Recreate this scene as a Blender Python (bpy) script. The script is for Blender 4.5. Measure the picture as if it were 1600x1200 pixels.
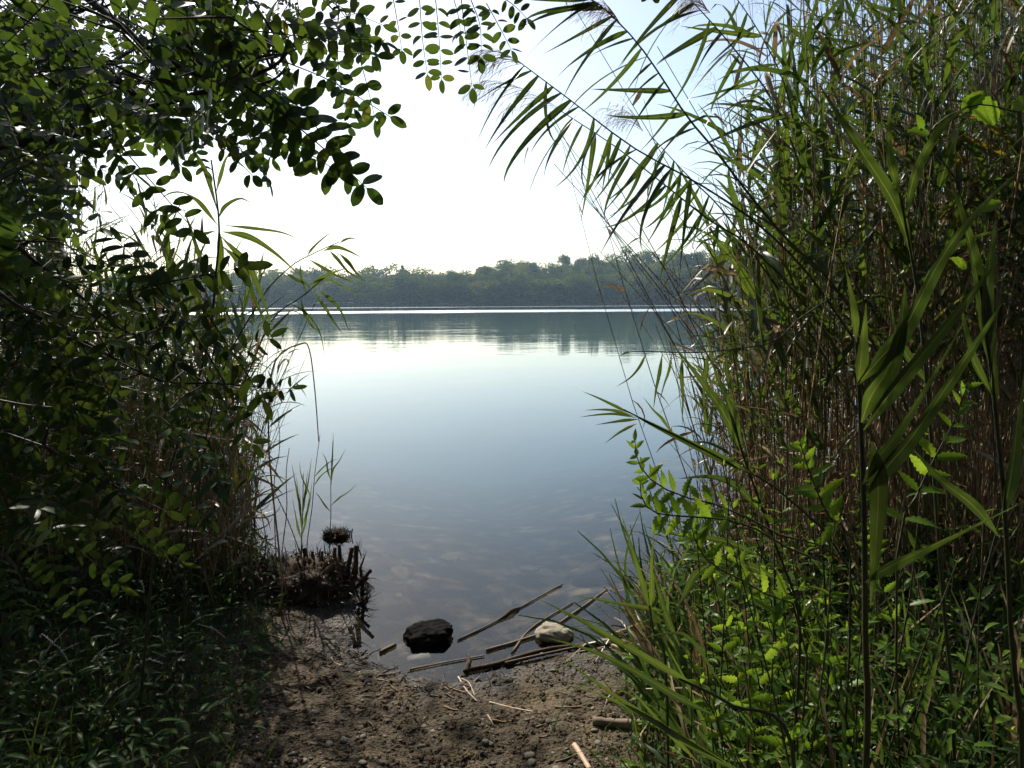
import bpy, bmesh, math, random
import numpy as np
from mathutils import Vector, Matrix, Quaternion, noise

for o in list(bpy.data.objects):
    bpy.data.objects.remove(o)
R = math.radians
random.seed(7)
rng = np.random.default_rng(7)
S = bpy.context.scene
COL = S.collection

# ---------------------------------------------------------------- camera
FPX = 1100.0                       # focal length in pixels of the 1600 px wide photograph
CAM_Z = 1.65                       # eye height above the water
PITCH = math.atan((600 - 471) / FPX)
ROLL = R(0.42)
cam_data = bpy.data.cameras.new('camera')
cam_data.sensor_width = 36.0
cam_data.lens = FPX / 1600 * 36.0
cam_data.clip_start = 0.05
cam_data.clip_end = 5000
cam = bpy.data.objects.new('camera', cam_data)
COL.objects.link(cam)
CAM_ROT = Matrix.Rotation(math.pi / 2 - PITCH, 3, 'X') @ Matrix.Rotation(-ROLL, 3, 'Z')
cam.matrix_world = Matrix.Translation((0, 0, CAM_Z)) @ CAM_ROT.to_4x4()
S.camera = cam

# ---------------------------------------------------------------- sky, sun, exposure
SUN_EL, SUN_AZ = R(42), R(-25)      # azimuth from +Y (view direction), negative = towards -X
w = bpy.data.worlds.new('World')
S.world = w
w.use_nodes = True
wn = w.node_tree
sky = wn.nodes.new('ShaderNodeTexSky')
sky.sky_type = 'NISHITA'
sky.sun_disc = False
sky.sun_elevation = SUN_EL
sky.sun_rotation = SUN_AZ
sky.altitude = 200
sky.air_density = 1.0
sky.dust_density = 1.6
sky.ozone_density = 0.6
bg = wn.nodes['Background']
tint = wn.nodes.new('ShaderNodeMixRGB')       # the hazy summer sky of the photograph is a touch greener than the clear-air model
tint.blend_type = 'MULTIPLY'
tint.inputs[0].default_value = 1.0
tint.inputs[2].default_value = (0.985, 1.0, 0.97, 1)
wn.links.new(sky.outputs[0], tint.inputs[1])
wn.links.new(tint.outputs[0], bg.inputs[0])
bg.inputs[1].default_value = 0.118
sun_data = bpy.data.lights.new('sun', 'SUN')
sun_data.energy = 5.0
sun_data.angle = R(0.55)
sun_data.color = (1.0, 0.93, 0.82)
sun = bpy.data.objects.new('sun', sun_data)
COL.objects.link(sun)
SUN_DIR = Vector((math.sin(SUN_AZ) * math.cos(SUN_EL), math.cos(SUN_AZ) * math.cos(SUN_EL), math.sin(SUN_EL)))
sun.rotation_euler = (-SUN_DIR).to_track_quat('-Z', 'Y').to_euler()
sun.location = SUN_DIR * 50

S.view_settings.view_transform = 'Standard'
S.view_settings.look = 'None'
S.view_settings.gamma = 1.0
S.view_settings.exposure = 0.6
S.view_settings.use_curve_mapping = False
S.render.engine = 'CYCLES'
cy = S.cycles
cy.use_denoising = True
cy.denoiser = 'OPENIMAGEDENOISE'
cy.denoising_input_passes = 'RGB_ALBEDO_NORMAL'
cy.denoising_prefilter = 'ACCURATE'
cy.max_bounces = 6
cy.diffuse_bounces = 3
cy.glossy_bounces = 2
cy.transmission_bounces = 4
cy.transparent_max_bounces = 8
cy.volume_bounces = 0
cy.caustics_reflective = False
cy.caustics_refractive = False
cy.sample_clamp_indirect = 4.0
cy.use_adaptive_sampling = True
cy.adaptive_threshold = 0.02

# ---------------------------------------------------------------- helpers
def ray(px, py):
    return (CAM_ROT @ Vector(((px - 800) / FPX, (600 - py) / FPX, -1.0)))

def at(px, py, d):
    """world point seen at photograph pixel (px, py), d metres in front of the camera"""
    v = ray(px, py)
    return Vector((0, 0, CAM_Z)) + v * (d / v.y)

def onz(px, py, z=0.0):
    """world point where the sight line of a pixel meets the height z"""
    v = ray(px, py)
    return Vector((0, 0, CAM_Z)) + v * ((z - CAM_Z) / v.z)

def tag(o, label=None, cat=None, group=None, kind=None):
    if label: o['label'] = label
    if cat: o['category'] = cat
    if group: o['group'] = group
    if kind: o['kind'] = kind
    return o

def link(name, data, parent=None, M=None):
    o = bpy.data.objects.new(name, data)
    COL.objects.link(o)
    if parent is not None:
        o.parent = parent
    if M is not None:
        o.matrix_basis = M
    return o

def root(name, loc, label, cat, group=None):
    o = bpy.data.objects.new(name, None)
    o.empty_display_size = 0.05
    COL.objects.link(o)
    o.location = loc
    return tag(o, label, cat, group)

def mesh(name, V, F, mat=None, smooth=True, tint=None, strip=False):
    V = np.asarray(V, dtype=np.float32)
    me = bpy.data.meshes.new(name)
    F = np.asarray(F, dtype=np.int32)
    k = F.shape[1]
    me.vertices.add(len(V)); me.vertices.foreach_set('co', V.ravel())
    me.loops.add(F.size); me.loops.foreach_set('vertex_index', F.ravel())
    me.polygons.add(len(F))
    me.polygons.foreach_set('loop_start', np.arange(0, F.size, k, dtype=np.int32))
    me.polygons.foreach_set('use_smooth', np.full(len(F), smooth, dtype=bool))
    if tint is not None:
        a = me.attributes.new('tint', 'FLOAT', 'POINT')
        a.data.foreach_set('value', np.asarray(tint, dtype=np.float32))
    if strip and len(V) % 3 == 0:
        a = me.attributes.new('across', 'FLOAT', 'POINT')
        a.data.foreach_set('value', np.tile(np.array([0.0, 0.5, 1.0], dtype=np.float32), len(V) // 3))
    me.update(calc_edges=True)
    me.validate()
    if mat: me.materials.append(mat)
    return me

class Mass:
    """collects many quads of transformed pieces into one mesh"""
    def __init__(self): self.V, self.F, self.T, self.n = [], [], [], 0
    def add(self, V, F, tint=0.5):
        self.V.append(V); self.F.append(F + self.n); self.n += len(V)
        self.T.append(np.full(len(V), tint))
    def addm(self, VF, M, tint=0.5):
        V, F = VF
        A = np.array(M)
        self.add(V @ A[:3, :3].T + A[:3, 3], F, tint)
    def mesh(self, name, mat):
        return mesh(name, np.concatenate(self.V), np.concatenate(self.F), mat, True, np.concatenate(self.T))

def tube(P, Rr, k=4, cap=True):
    P = [Vector(p) for p in P]
    n = len(P)
    V, F = [], []
    up = Vector((0.31, 0.17, 0.93))
    for i in range(n):
        t = (P[min(i + 1, n - 1)] - P[max(i - 1, 0)]).normalized()
        a = t.cross(up)
        if a.length < 0.05: a = t.cross(Vector((1, 0, 0)))
        a.normalize(); b = t.cross(a)
        r = Rr[i] if hasattr(Rr, '__len__') else Rr
        for j in range(k):
            q = 2 * math.pi * j / k
            V.append(P[i] + a * (r * math.cos(q)) + b * (r * math.sin(q)))
    for i in range(n - 1):
        for j in range(k):
            F.append((i * k + j, i * k + (j + 1) % k, (i + 1) * k + (j + 1) % k, (i + 1) * k + j))
    if cap and k == 4:
        F.append((3, 2, 1, 0)); F.append(tuple((n - 1) * k + j for j in range(4)))
    return np.array(V), np.array(F, dtype=np.int32)

def join(parts):
    m = Mass()
    for V, F in parts: m.add(V, F)
    return np.concatenate(m.V), np.concatenate(m.F)

def prof_reed(t): return (0.35 + 0.65 * min(1, t / 0.16) ** 0.7) * max(0.012, (1 - max(0, t - 0.1) / 0.9)) ** 0.8
def prof_wide(t):
    u = min(1, t / 0.34); u = u * u * (3 - 2 * u)
    return (0.10 + 0.90 * u ** 0.7) * max(0.012, 1 - max(0, t - 0.2) / 0.8) ** 0.8
def prof_grass(t): return max(0.05, 1 - t) ** 0.6
def prof_leaflet(t): return max(0.03, 1 - (2 * t - 1) ** 2) ** 0.55
def prof_lance(t): return max(0.02, math.sin(math.pi * t ** 0.75)) ** 0.9

def blade(W, n, droop, fold=0.35, prof=prof_reed, twist=0.0, teeth=0.0, wav=0.0, bend=1.4, kink=None):
    """strip along +X, length 1, width W, drooping to -Z"""
    V, F = [], []
    x = z = 0.0
    c = Vector((0, 0, 0))
    for i in range(n + 1):
        t = i / n
        a = -droop * t ** bend
        if kink and t > kink[0]: a -= kink[1]
        T = Vector((math.cos(a), 0.0, math.sin(a)))
        if i: c = c + T * (1.0 / n)
        N = Vector((-T.z, 0, T.x)); B = Vector((0, 1, 0))
        q = twist * t
        B2 = B * math.cos(q) + N * math.sin(q); N2 = N * math.cos(q) - B * math.sin(q)
        h = 0.5 * W * prof(t)
        if teeth and 0 < i < n and i % 2 == 0: h *= 1 - teeth
        f = fold
        cc = c + B2 * (wav * math.sin(t * 7.0))
        V += [cc + B2 * (h * math.cos(f)) + N2 * (h * math.sin(f)), cc, cc - B2 * (h * math.cos(f)) + N2 * (h * math.sin(f))]
    for i in range(n):
        a, b = 3 * i, 3 * i + 3
        F += [(a, a + 1, b + 1, b), (a + 1, a + 2, b + 2, b + 1)]
    return np.array(V), np.array(F, dtype=np.int32)

def frame(p, d, s, up=Vector((0, 0, 1)), roll=0.0):
    """matrix with X along d, Z as close to up as it gets, uniform scale s"""
    X = Vector(d).normalized()
    Y = Vector(up).cross(X)
    if Y.length < 1e-3: Y = Vector((0, 1, 0)).cross(X)
    Y.normalize(); Z = X.cross(Y)
    if roll:
        Y, Z = Y * math.cos(roll) + Z * math.sin(roll), Z * math.cos(roll) - Y * math.sin(roll)
    M = Matrix(((X.x * s, Y.x * s, Z.x * s, p[0]), (X.y * s, Y.y * s, Z.y * s, p[1]), (X.z * s, Y.z * s, Z.z * s, p[2]), (0, 0, 0, 1)))
    return M

def spline(P, n):
    """Catmull-Rom through the points, n samples"""
    P = [Vector(p) for p in P]
    if len(P) == 2:
        return [P[0].lerp(P[1], i / (n - 1)) for i in range(n)]
    Q = [P[0] * 2 - P[1]] + P + [P[-1] * 2 - P[-2]]
    out = []
    m = len(P) - 1
    for i in range(n):
        u = i / (n - 1) * m
        k = min(int(u), m - 1); t = u - k
        a, b, c, d = Q[k:k + 4]
        out.append(0.5 * ((2 * b) + (c - a) * t + (2 * a - 5 * b + 4 * c - d) * t * t + (3 * b - a - 3 * c + d) * t ** 3))
    return out

def along(path, t):
    u = t * (len(path) - 1)
    k = min(int(u), len(path) - 2)
    p = path[k].lerp(path[k + 1], u - k)
    return p, (path[k + 1] - path[k]).normalized()

def U(a, b): return random.uniform(a, b)

# ---------------------------------------------------------------- materials
def new_mat(name):
    m = bpy.data.materials.new(name)
    m.use_nodes = True
    nt = m.node_tree
    for n in list(nt.nodes): nt.nodes.remove(n)
    out = nt.nodes.new('ShaderNodeOutputMaterial')
    return m, nt, out

def nd(nt, kind, **kw):
    n = nt.nodes.new(kind)
    for k, v in kw.items():
        if k in n.inputs.keys(): n.inputs[k].default_value = v
        else: setattr(n, k, v)
    return n

def ramp(nt, fac, stops):
    r = nt.nodes.new('ShaderNodeValToRGB')
    e = r.color_ramp.elements
    while len(e) < len(stops): e.new(0.5)
    for x, (p, c) in zip(e, stops):
        x.position = p; x.color = (*c, 1)
    nt.links.new(fac, r.inputs[0])
    return r.outputs[0]

def leaf_mat(name, stops, trans=2.3, tfac=0.36, gloss=0.05, rough=0.35, use_tint=False, spots=None, sheen=0.16, veins=False, tb=0.45):
    """thin leaf: diffuse + translucent + weak gloss. stops: colours picked per leaf (object random or the tint attribute)"""
    m, nt, out = new_mat(name)
    L = nt.links.new
    if use_tint:
        v = nd(nt, 'ShaderNodeAttribute', attribute_name='tint').outputs['Fac']
    else:
        v = nd(nt, 'ShaderNodeObjectInfo').outputs['Random']
    col = ramp(nt, v, stops)
    tc = nd(nt, 'ShaderNodeTexCoord')
    nz = nd(nt, 'ShaderNodeTexNoise', Scale=14.0 if not use_tint else 30.0, Detail=3.0)
    L(tc.outputs['Object'], nz.inputs['Vector'])
    mul = nd(nt, 'ShaderNodeMixRGB', blend_type='MULTIPLY')
    mul.inputs[0].default_value = 0.7
    L(col, mul.inputs[1])
    L(ramp(nt, nz.outputs['Fac'], [(0.3, (0.62, 0.62, 0.55)), (0.7, (1.15, 1.12, 1.05))]), mul.inputs[2])
    c = mul.outputs[0]
    if spots:
        nz2 = nd(nt, 'ShaderNodeTexNoise', Scale=5.0, Detail=2.0)
        L(tc.outputs['Object'], nz2.inputs['Vector'])
        mx = nd(nt, 'ShaderNodeMixRGB')
        L(ramp(nt, nz2.outputs['Fac'], [(0.70, (0, 0, 0)), (0.78, (1, 1, 1))]), mx.inputs[0])
        L(c, mx.inputs[1]); mx.inputs[2].default_value = (*spots, 1)
        c = mx.outputs[0]
    if veins:
        ac = nd(nt, 'ShaderNodeAttribute', attribute_name='across')
        w1 = nd(nt, 'ShaderNodeTexNoise', Scale=26.0, Detail=2.0); w1.noise_dimensions = '1D'
        sm = nd(nt, 'ShaderNodeMath', operation='ADD'); L(ac.outputs['Fac'], sm.inputs[0]); L(v, sm.inputs[1]); L(sm.outputs[0], w1.inputs['W'])
        vm = nd(nt, 'ShaderNodeMixRGB', blend_type='MULTIPLY'); vm.inputs[0].default_value = 1.0
        L(c, vm.inputs[1]); L(ramp(nt, w1.outputs['Fac'], [(0.3, (0.55, 0.6, 0.55)), (0.5, (0.95, 0.95, 0.95)), (0.7, (1.25, 1.2, 1.1))]), vm.inputs[2])
        rb = nd(nt, 'ShaderNodeMixRGB'); rb.inputs[2].default_value = (0.16, 0.18, 0.07, 1)
        L(ramp(nt, ac.outputs['Fac'], [(0.45, (0, 0, 0)), (0.5, (0.8, 0.8, 0.8)), (0.55, (0, 0, 0))]), rb.inputs[0]); L(vm.outputs[0], rb.inputs[1])
        c = rb.outputs[0]
    dif = nd(nt, 'ShaderNodeBsdfDiffuse')
    L(c, dif.inputs['Color'])
    tr = nd(nt, 'ShaderNodeBsdfTranslucent')
    br = nd(nt, 'ShaderNodeMixRGB', blend_type='MULTIPLY')
    br.inputs[0].default_value = 1.0
    L(c, br.inputs[1]); br.inputs[2].default_value = (trans * 1.15, trans, trans * tb, 1)
    L(br.outputs[0], tr.inputs['Color'])
    mix = nd(nt, 'ShaderNodeMixShader'); mix.inputs[0].default_value = tfac
    L(dif.outputs[0], mix.inputs[1]); L(tr.outputs[0], mix.inputs[2])
    gl = nd(nt, 'ShaderNodeBsdfGlossy', Roughness=rough); gl.inputs['Color'].default_value = (1, 1, 1, 1)
    lw = nd(nt, 'ShaderNodeLayerWeight', Blend=0.12)
    ma = nd(nt, 'ShaderNodeMath', operation='MULTIPLY_ADD'); L(lw.outputs['Fresnel'], ma.inputs[0]); ma.inputs[1].default_value = sheen; ma.inputs[2].default_value = gloss * 0.5
    mix2 = nd(nt, 'ShaderNodeMixShader')
    L(ma.outputs[0], mix2.inputs[0]); L(mix.outputs[0], mix2.inputs[1]); L(gl.outputs[0], mix2.inputs[2])
    L(mix2.outputs[0], out.inputs[0])
    return m

def solid_mat(name, stops, rough=0.8, scale=20.0, bump=0.3, use_tint=False, obj_var=0.25, spec=0.3, stretch=(1, 1, 1)):
    m, nt, out = new_mat(name)
    L = nt.links.new
    tc = nd(nt, 'ShaderNodeTexCoord')
    mp = nd(nt, 'ShaderNodeMapping'); mp.inputs['Scale'].default_value = stretch
    L(tc.outputs['Object'], mp.inputs['Vector'])
    nz = nd(nt, 'ShaderNodeTexNoise', Scale=scale, Detail=6.0, Roughness=0.65)
    L(mp.outputs[0], nz.inputs['Vector'])
    col = ramp(nt, nz.outputs['Fac'], stops)
    if use_tint: v = nd(nt, 'ShaderNodeAttribute', attribute_name='tint').outputs['Fac']
    else: v = nd(nt, 'ShaderNodeObjectInfo').outputs['Random']
    mr = nd(nt, 'ShaderNodeMapRange'); L(v, mr.inputs['Value'])
    mr.inputs['To Min'].default_value = 1 - obj_var; mr.inputs['To Max'].default_value = 1 + obj_var
    mul = nd(nt, 'ShaderNodeMixRGB', blend_type='MULTIPLY'); mul.inputs[0].default_value = 1
    L(col, mul.inputs[1]); L(mr.outputs[0], mul.inputs[2])
    p = nd(nt, 'ShaderNodeBsdfPrincipled', Roughness=rough)
    p.inputs['Specular IOR Level'].default_value = spec
    L(mul.outputs[0], p.inputs['Base Color'])
    b = nd(nt, 'ShaderNodeBump', Strength=bump, Distance=0.01)
    L(nz.outputs['Fac'], b.inputs['Height']); L(b.outputs[0], p.inputs['Normal'])
    L(p.outputs[0], out.inputs[0])
    return m

G_REED = [(0.0, (0.022, 0.046, 0.014)), (0.45, (0.034, 0.066, 0.018)), (0.90, (0.050, 0.088, 0.022)), (0.97, (0.075, 0.10, 0.025)), (1.0, (0.15, 0.13, 0.03))]
G_DRY = [(0.0, (0.12, 0.075, 0.04)), (0.4, (0.19, 0.13, 0.075)), (0.75, (0.28, 0.21, 0.125)), (1.0, (0.38, 0.31, 0.21))]
G_NET = [(0.0, (0.055, 0.11, 0.018)), (0.5, (0.080, 0.155, 0.024)), (1.0, (0.115, 0.19, 0.03))]
G_LOC = [(0.0, (0.016, 0.035, 0.011)), (0.5, (0.025, 0.050, 0.014)), (0.92, (0.042, 0.076, 0.018)), (1.0, (0.10, 0.12, 0.03))]
G_WEED = [(0.0, (0.020, 0.042, 0.016)), (0.6, (0.032, 0.062, 0.022)), (1.0, (0.055, 0.095, 0.028))]
M_REED = leaf_mat('reed_leaf_green', G_REED, veins=True)
G_REEDH = [(0.0, (0.020, 0.042, 0.013)), (0.5, (0.030, 0.060, 0.017)), (1.0, (0.048, 0.085, 0.021))]
M_REEDH = leaf_mat('reed_leaf_deep_green', G_REEDH, veins=True, tfac=0.34)
M_REED_T = leaf_mat('reed_leaf_green_mass', G_REED, use_tint=True)
M_DRY = leaf_mat('reed_leaf_dry', G_DRY, trans=1.0, tfac=0.25, tb=0.85)
M_DRY_T = leaf_mat('reed_dry_mass', G_DRY, trans=1.0, tfac=0.2, use_tint=True, tb=0.85)
M_NET = leaf_mat('herb_leaf', G_NET, spots=(0.10, 0.10, 0.03), trans=2.5, tfac=0.5, sheen=0.05, gloss=0.02)
M_NET_T = leaf_mat('herb_leaf_mass', G_NET, use_tint=True, trans=2.5, tfac=0.5, sheen=0.04, gloss=0.015)
M_LOC = leaf_mat('locust_leaflet', G_LOC, trans=3.0, tfac=0.36, spots=(0.09, 0.08, 0.02))
M_LOCS = leaf_mat('locust_leaflet_shaded_copy', [(0.0, (0.018, 0.036, 0.014)), (0.6, (0.026, 0.050, 0.017)), (1.0, (0.040, 0.070, 0.020))], trans=2.0, tfac=0.22, spots=(0.08, 0.07, 0.02), sheen=0.04, gloss=0.02)  # darker, duller copy of the locust leaflet: shade put into its colour
M_NEAR = leaf_mat('reed_leaf_near', [(0.0, (0.034, 0.066, 0.022)), (0.5, (0.048, 0.088, 0.027)), (1.0, (0.070, 0.115, 0.032))], veins=True, tfac=0.34, sheen=0.2, spots=(0.11, 0.09, 0.035))
M_WEED = leaf_mat('weed_leaf', G_WEED, sheen=0.06, gloss=0.02)
M_WEED_T = leaf_mat('weed_leaf_mass', G_WEED, use_tint=True, sheen=0.02, gloss=0.005)
M_STEM = solid_mat('reed_stem', [(0.2, (0.05, 0.06, 0.02)), (0.6, (0.10, 0.105, 0.035)), (0.9, (0.17, 0.13, 0.06))], rough=0.5, scale=6, bump=0.1, obj_var=0.4)
M_STEMH = solid_mat('reed_stem_dark', [(0.2, (0.018, 0.024, 0.010)), (0.6, (0.040, 0.048, 0.018)), (0.9, (0.085, 0.075, 0.035))], rough=0.5, scale=9, bump=0.15, obj_var=0.3, stretch=(3, 3, 0.4))
M_STEM_T = solid_mat('reed_stem_mass', [(0.2, (0.09, 0.08, 0.03)), (0.6, (0.18, 0.15, 0.065)), (0.9, (0.30, 0.22, 0.11))], rough=0.5, scale=6, bump=0.1, obj_var=0.4, use_tint=True)
M_CANE = solid_mat('dry_cane', [(0.2, (0.14, 0.08, 0.04)), (0.5, (0.27, 0.17, 0.085)), (0.85, (0.42, 0.31, 0.18))], rough=0.6, scale=8, bump=0.2, obj_var=0.45, stretch=(1, 1, 0.2))
M_CANE_T = solid_mat('dry_cane_mass', [(0.2, (0.14, 0.08, 0.04)), (0.5, (0.27, 0.17, 0.085)), (0.85, (0.42, 0.31, 0.18))], rough=0.6, scale=8, bump=0.2, obj_var=0.5, use_tint=True)
M_PLUME = leaf_mat('reed_plume', [(0.0, (0.14, 0.08, 0.075)), (1.0, (0.24, 0.15, 0.13))], trans=1.5, tfac=0.3)
M_BARK = solid_mat('locust_bark', [(0.25, (0.02, 0.016, 0.012)), (0.6, (0.05, 0.04, 0.03)), (0.9, (0.09, 0.075, 0.06))], rough=0.9, scale=14, bump=0.8)
M_HSTEM = solid_mat('herb_stem', [(0.3, (0.035, 0.03, 0.015)), (0.7, (0.07, 0.075, 0.03))], rough=0.6, scale=9, bump=0.1)
M_ROCKD = solid_mat('dark_rock', [(0.3, (0.004, 0.004, 0.004)), (0.55, (0.012, 0.011, 0.010)), (0.8, (0.035, 0.032, 0.028))], rough=0.95, scale=11, bump=1.0, spec=0.05)
M_ROCKP = solid_mat('pale_stone', [(0.25, (0.20, 0.17, 0.12)), (0.55, (0.36, 0.31, 0.23)), (0.9, (0.48, 0.43, 0.34))], rough=0.8, scale=9, bump=0.5)
M_PEB = solid_mat('pebble', [(0.25, (0.07, 0.06, 0.045)), (0.6, (0.14, 0.12, 0.092)), (0.9, (0.25, 0.22, 0.18))], rough=0.7, scale=12, bump=0.3, obj_var=0.55)
M_BEDST = solid_mat('bed_stone', [(0.25, (0.035, 0.028, 0.018)), (0.6, (0.085, 0.07, 0.045)), (0.9, (0.16, 0.135, 0.09))], rough=1.0, scale=3, bump=0.3, obj_var=0.4, spec=0.0)
M_PEB_T = solid_mat('gravel', [(0.25, (0.045, 0.035, 0.021)), (0.6, (0.10, 0.080, 0.052)), (0.9, (0.18, 0.15, 0.11))], rough=0.75, scale=30, bump=0.3, use_tint=True, obj_var=0.6)
M_CLOD = solid_mat('soil_clod', [(0.25, (0.030, 0.022, 0.012)), (0.6, (0.072, 0.053, 0.029)), (0.9, (0.125, 0.094, 0.055))], rough=0.95, scale=40, bump=0.6, use_tint=True, obj_var=0.3)
M_ROOT = solid_mat('rotten_root', [(0.25, (0.02, 0.013, 0.008)), (0.6, (0.06, 0.04, 0.024)), (0.9, (0.13, 0.09, 0.055))], rough=0.9, scale=18, bump=1.0)
M_STICK = solid_mat('driftwood', [(0.25, (0.08, 0.055, 0.035)), (0.6, (0.17, 0.125, 0.085)), (0.9, (0.28, 0.22, 0.16))], rough=0.75, scale=10, bump=0.4, stretch=(1, 1, 1), obj_var=0.4)
M_STICKP = solid_mat('bleached_stick', [(0.25, (0.30, 0.20, 0.13)), (0.6, (0.45, 0.33, 0.23)), (0.9, (0.55, 0.44, 0.33))], rough=0.7, scale=10, bump=0.3)

# ---------------------------------------------------------------- terrain: bank, lake bed, far shore in one sheet
def W2(px, py):
    p = onz(px, py, 0.0)
    return (p.x, p.y)

SHORE = [(-600, 30), (-30, 14), (-5.2, 7.8), (-3.0, 6.0), W2(345, 852), W2(420, 868), W2(520, 872), W2(572, 905), W2(562, 975), W2(556, 1008),
         W2(590, 1032), W2(640, 1057), W2(700, 1060), W2(760, 1044), W2(850, 1022), W2(1000, 1003), W2(1045, 960), W2(1110, 900), W2(1190, 842),
         (2.1, 5.2), (2.9, 6.6), (4.6, 8.2), (30, 15), (600, 30), (600, -300), (-600, -300)]
SH = np.array(SHORE)

def shore_dist(x, y):
    """signed distance to the near shoreline, positive on land"""
    x = np.asarray(x, float); y = np.asarray(y, float)
    best = np.full(x.shape, 1e9); inside = np.zeros(x.shape, bool)
    n = len(SH)
    for i in range(n):
        ax, ay = SH[i]; bx, by = SH[(i + 1) % n]
        dx, dy = bx - ax, by - ay
        t = np.clip(((x - ax) * dx + (y - ay) * dy) / (dx * dx + dy * dy), 0, 1)
        best = np.minimum(best, np.hypot(x - ax - t * dx, y - ay - t * dy))
        c = ((ay > y) != (by > y))
        with np.errstate(divide='ignore', invalid='ignore'):
            xi = ax + (y - ay) * dx / (dy if dy else 1e-9)
        inside ^= (c & (x < xi))
    return np.where(inside, best, -best)

def far_shore(x): return 300 + 7 * np.sin(x * 0.021 + 1.0) + 4 * np.sin(x * 0.057) + np.where(x < -60, (-(x + 60)) * 0.25, 0)

def sstep(a, b, v):
    t = np.clip((v - a) / (b - a), 0, 1)
    return t * t * (3 - 2 * t)

def height(x, y):
    x = np.asarray(x, float); y = np.asarray(y, float)
    s = shore_dist(x, y)
    land = 0.085 * (1 - np.exp(-np.maximum(s, 0) / 0.35)) + 0.03 * np.minimum(np.maximum(s, 0), 3) + 0.25 * sstep(1.5, 8, s)
    wet = -0.13 * np.maximum(-s, 0) - 0.02 * np.maximum(-s, 0) ** 2
    wet = np.maximum(wet, -2.4)
    h = np.where(s > 0, land, wet)
    f = y - far_shore(x)
    farh = np.where(f > 0, 0.9 * (1 - np.exp(-f / 6)) + sstep(5, 90, f) * (1.0 + 14.0 * sstep(-50, 95, x) ) + sstep(70, 105, f) * 8.0, np.maximum(0.12 * f, -2.4))
    return np.where(y > 150, farh, h)

def axis(lo, hi, step, end, g=1.13):
    a = list(np.arange(lo, hi + 1e-6, step))
    s = step; v = hi
    while v < end: s = min(s * g, 14.0); v += s; a.append(v)
    return a
xr = axis(0.0, 1.7, 0.013, 560)
xs = np.array([-v for v in reversed(xr[1:])] + xr)
ys_hi = axis(2.05, 4.7, 0.0125, 480)
lo = []; s_ = 0.0125; v_ = 2.05
while v_ > -45: s_ = min(s_ * 1.2, 12); v_ -= s_; lo.append(v_)
ys = np.array(list(reversed(lo)) + ys_hi)
GX, GY = np.meshgrid(xs, ys)
GZ = height(GX, GY)
sd = shore_dist(GX, GY)
fx, fy, fz = GX.ravel(), GY.ravel(), GZ.ravel()
add = np.zeros_like(fz)
near = (np.abs(fx) < 4) & (fy > 1.0) & (fy < 9)
sdr = sd.ravel()
for i in np.nonzero(near)[0]:
    p = Vector((fx[i], fy[i], 0.0))
    a = noise.fractal(p * 2.2, 0.9, 2.0, 4) * 0.022
    c = noise.turbulence(p * 9.0, 3, False) * 0.020 - 0.012
    g = noise.noise(p * 42.0) * 0.0045 + noise.noise(p * 75.0) * 0.003
    k = 1.0 if sdr[i] > 0 else max(0.25, 1.0 + sdr[i] * 0.8)
    e = min(1.0, 0.55 + abs(sdr[i]) * 2.5)
    add[i] = (a + c) * e * k + g * k
fz = fz + add
nx, ny = len(xs), len(ys)
idx = np.arange(nx * ny).reshape(ny, nx)
FQ = np.stack([idx[:-1, :-1].ravel(), idx[:-1, 1:].ravel(), idx[1:, 1:].ravel(), idx[1:, :-1].ravel()], 1)

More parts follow.
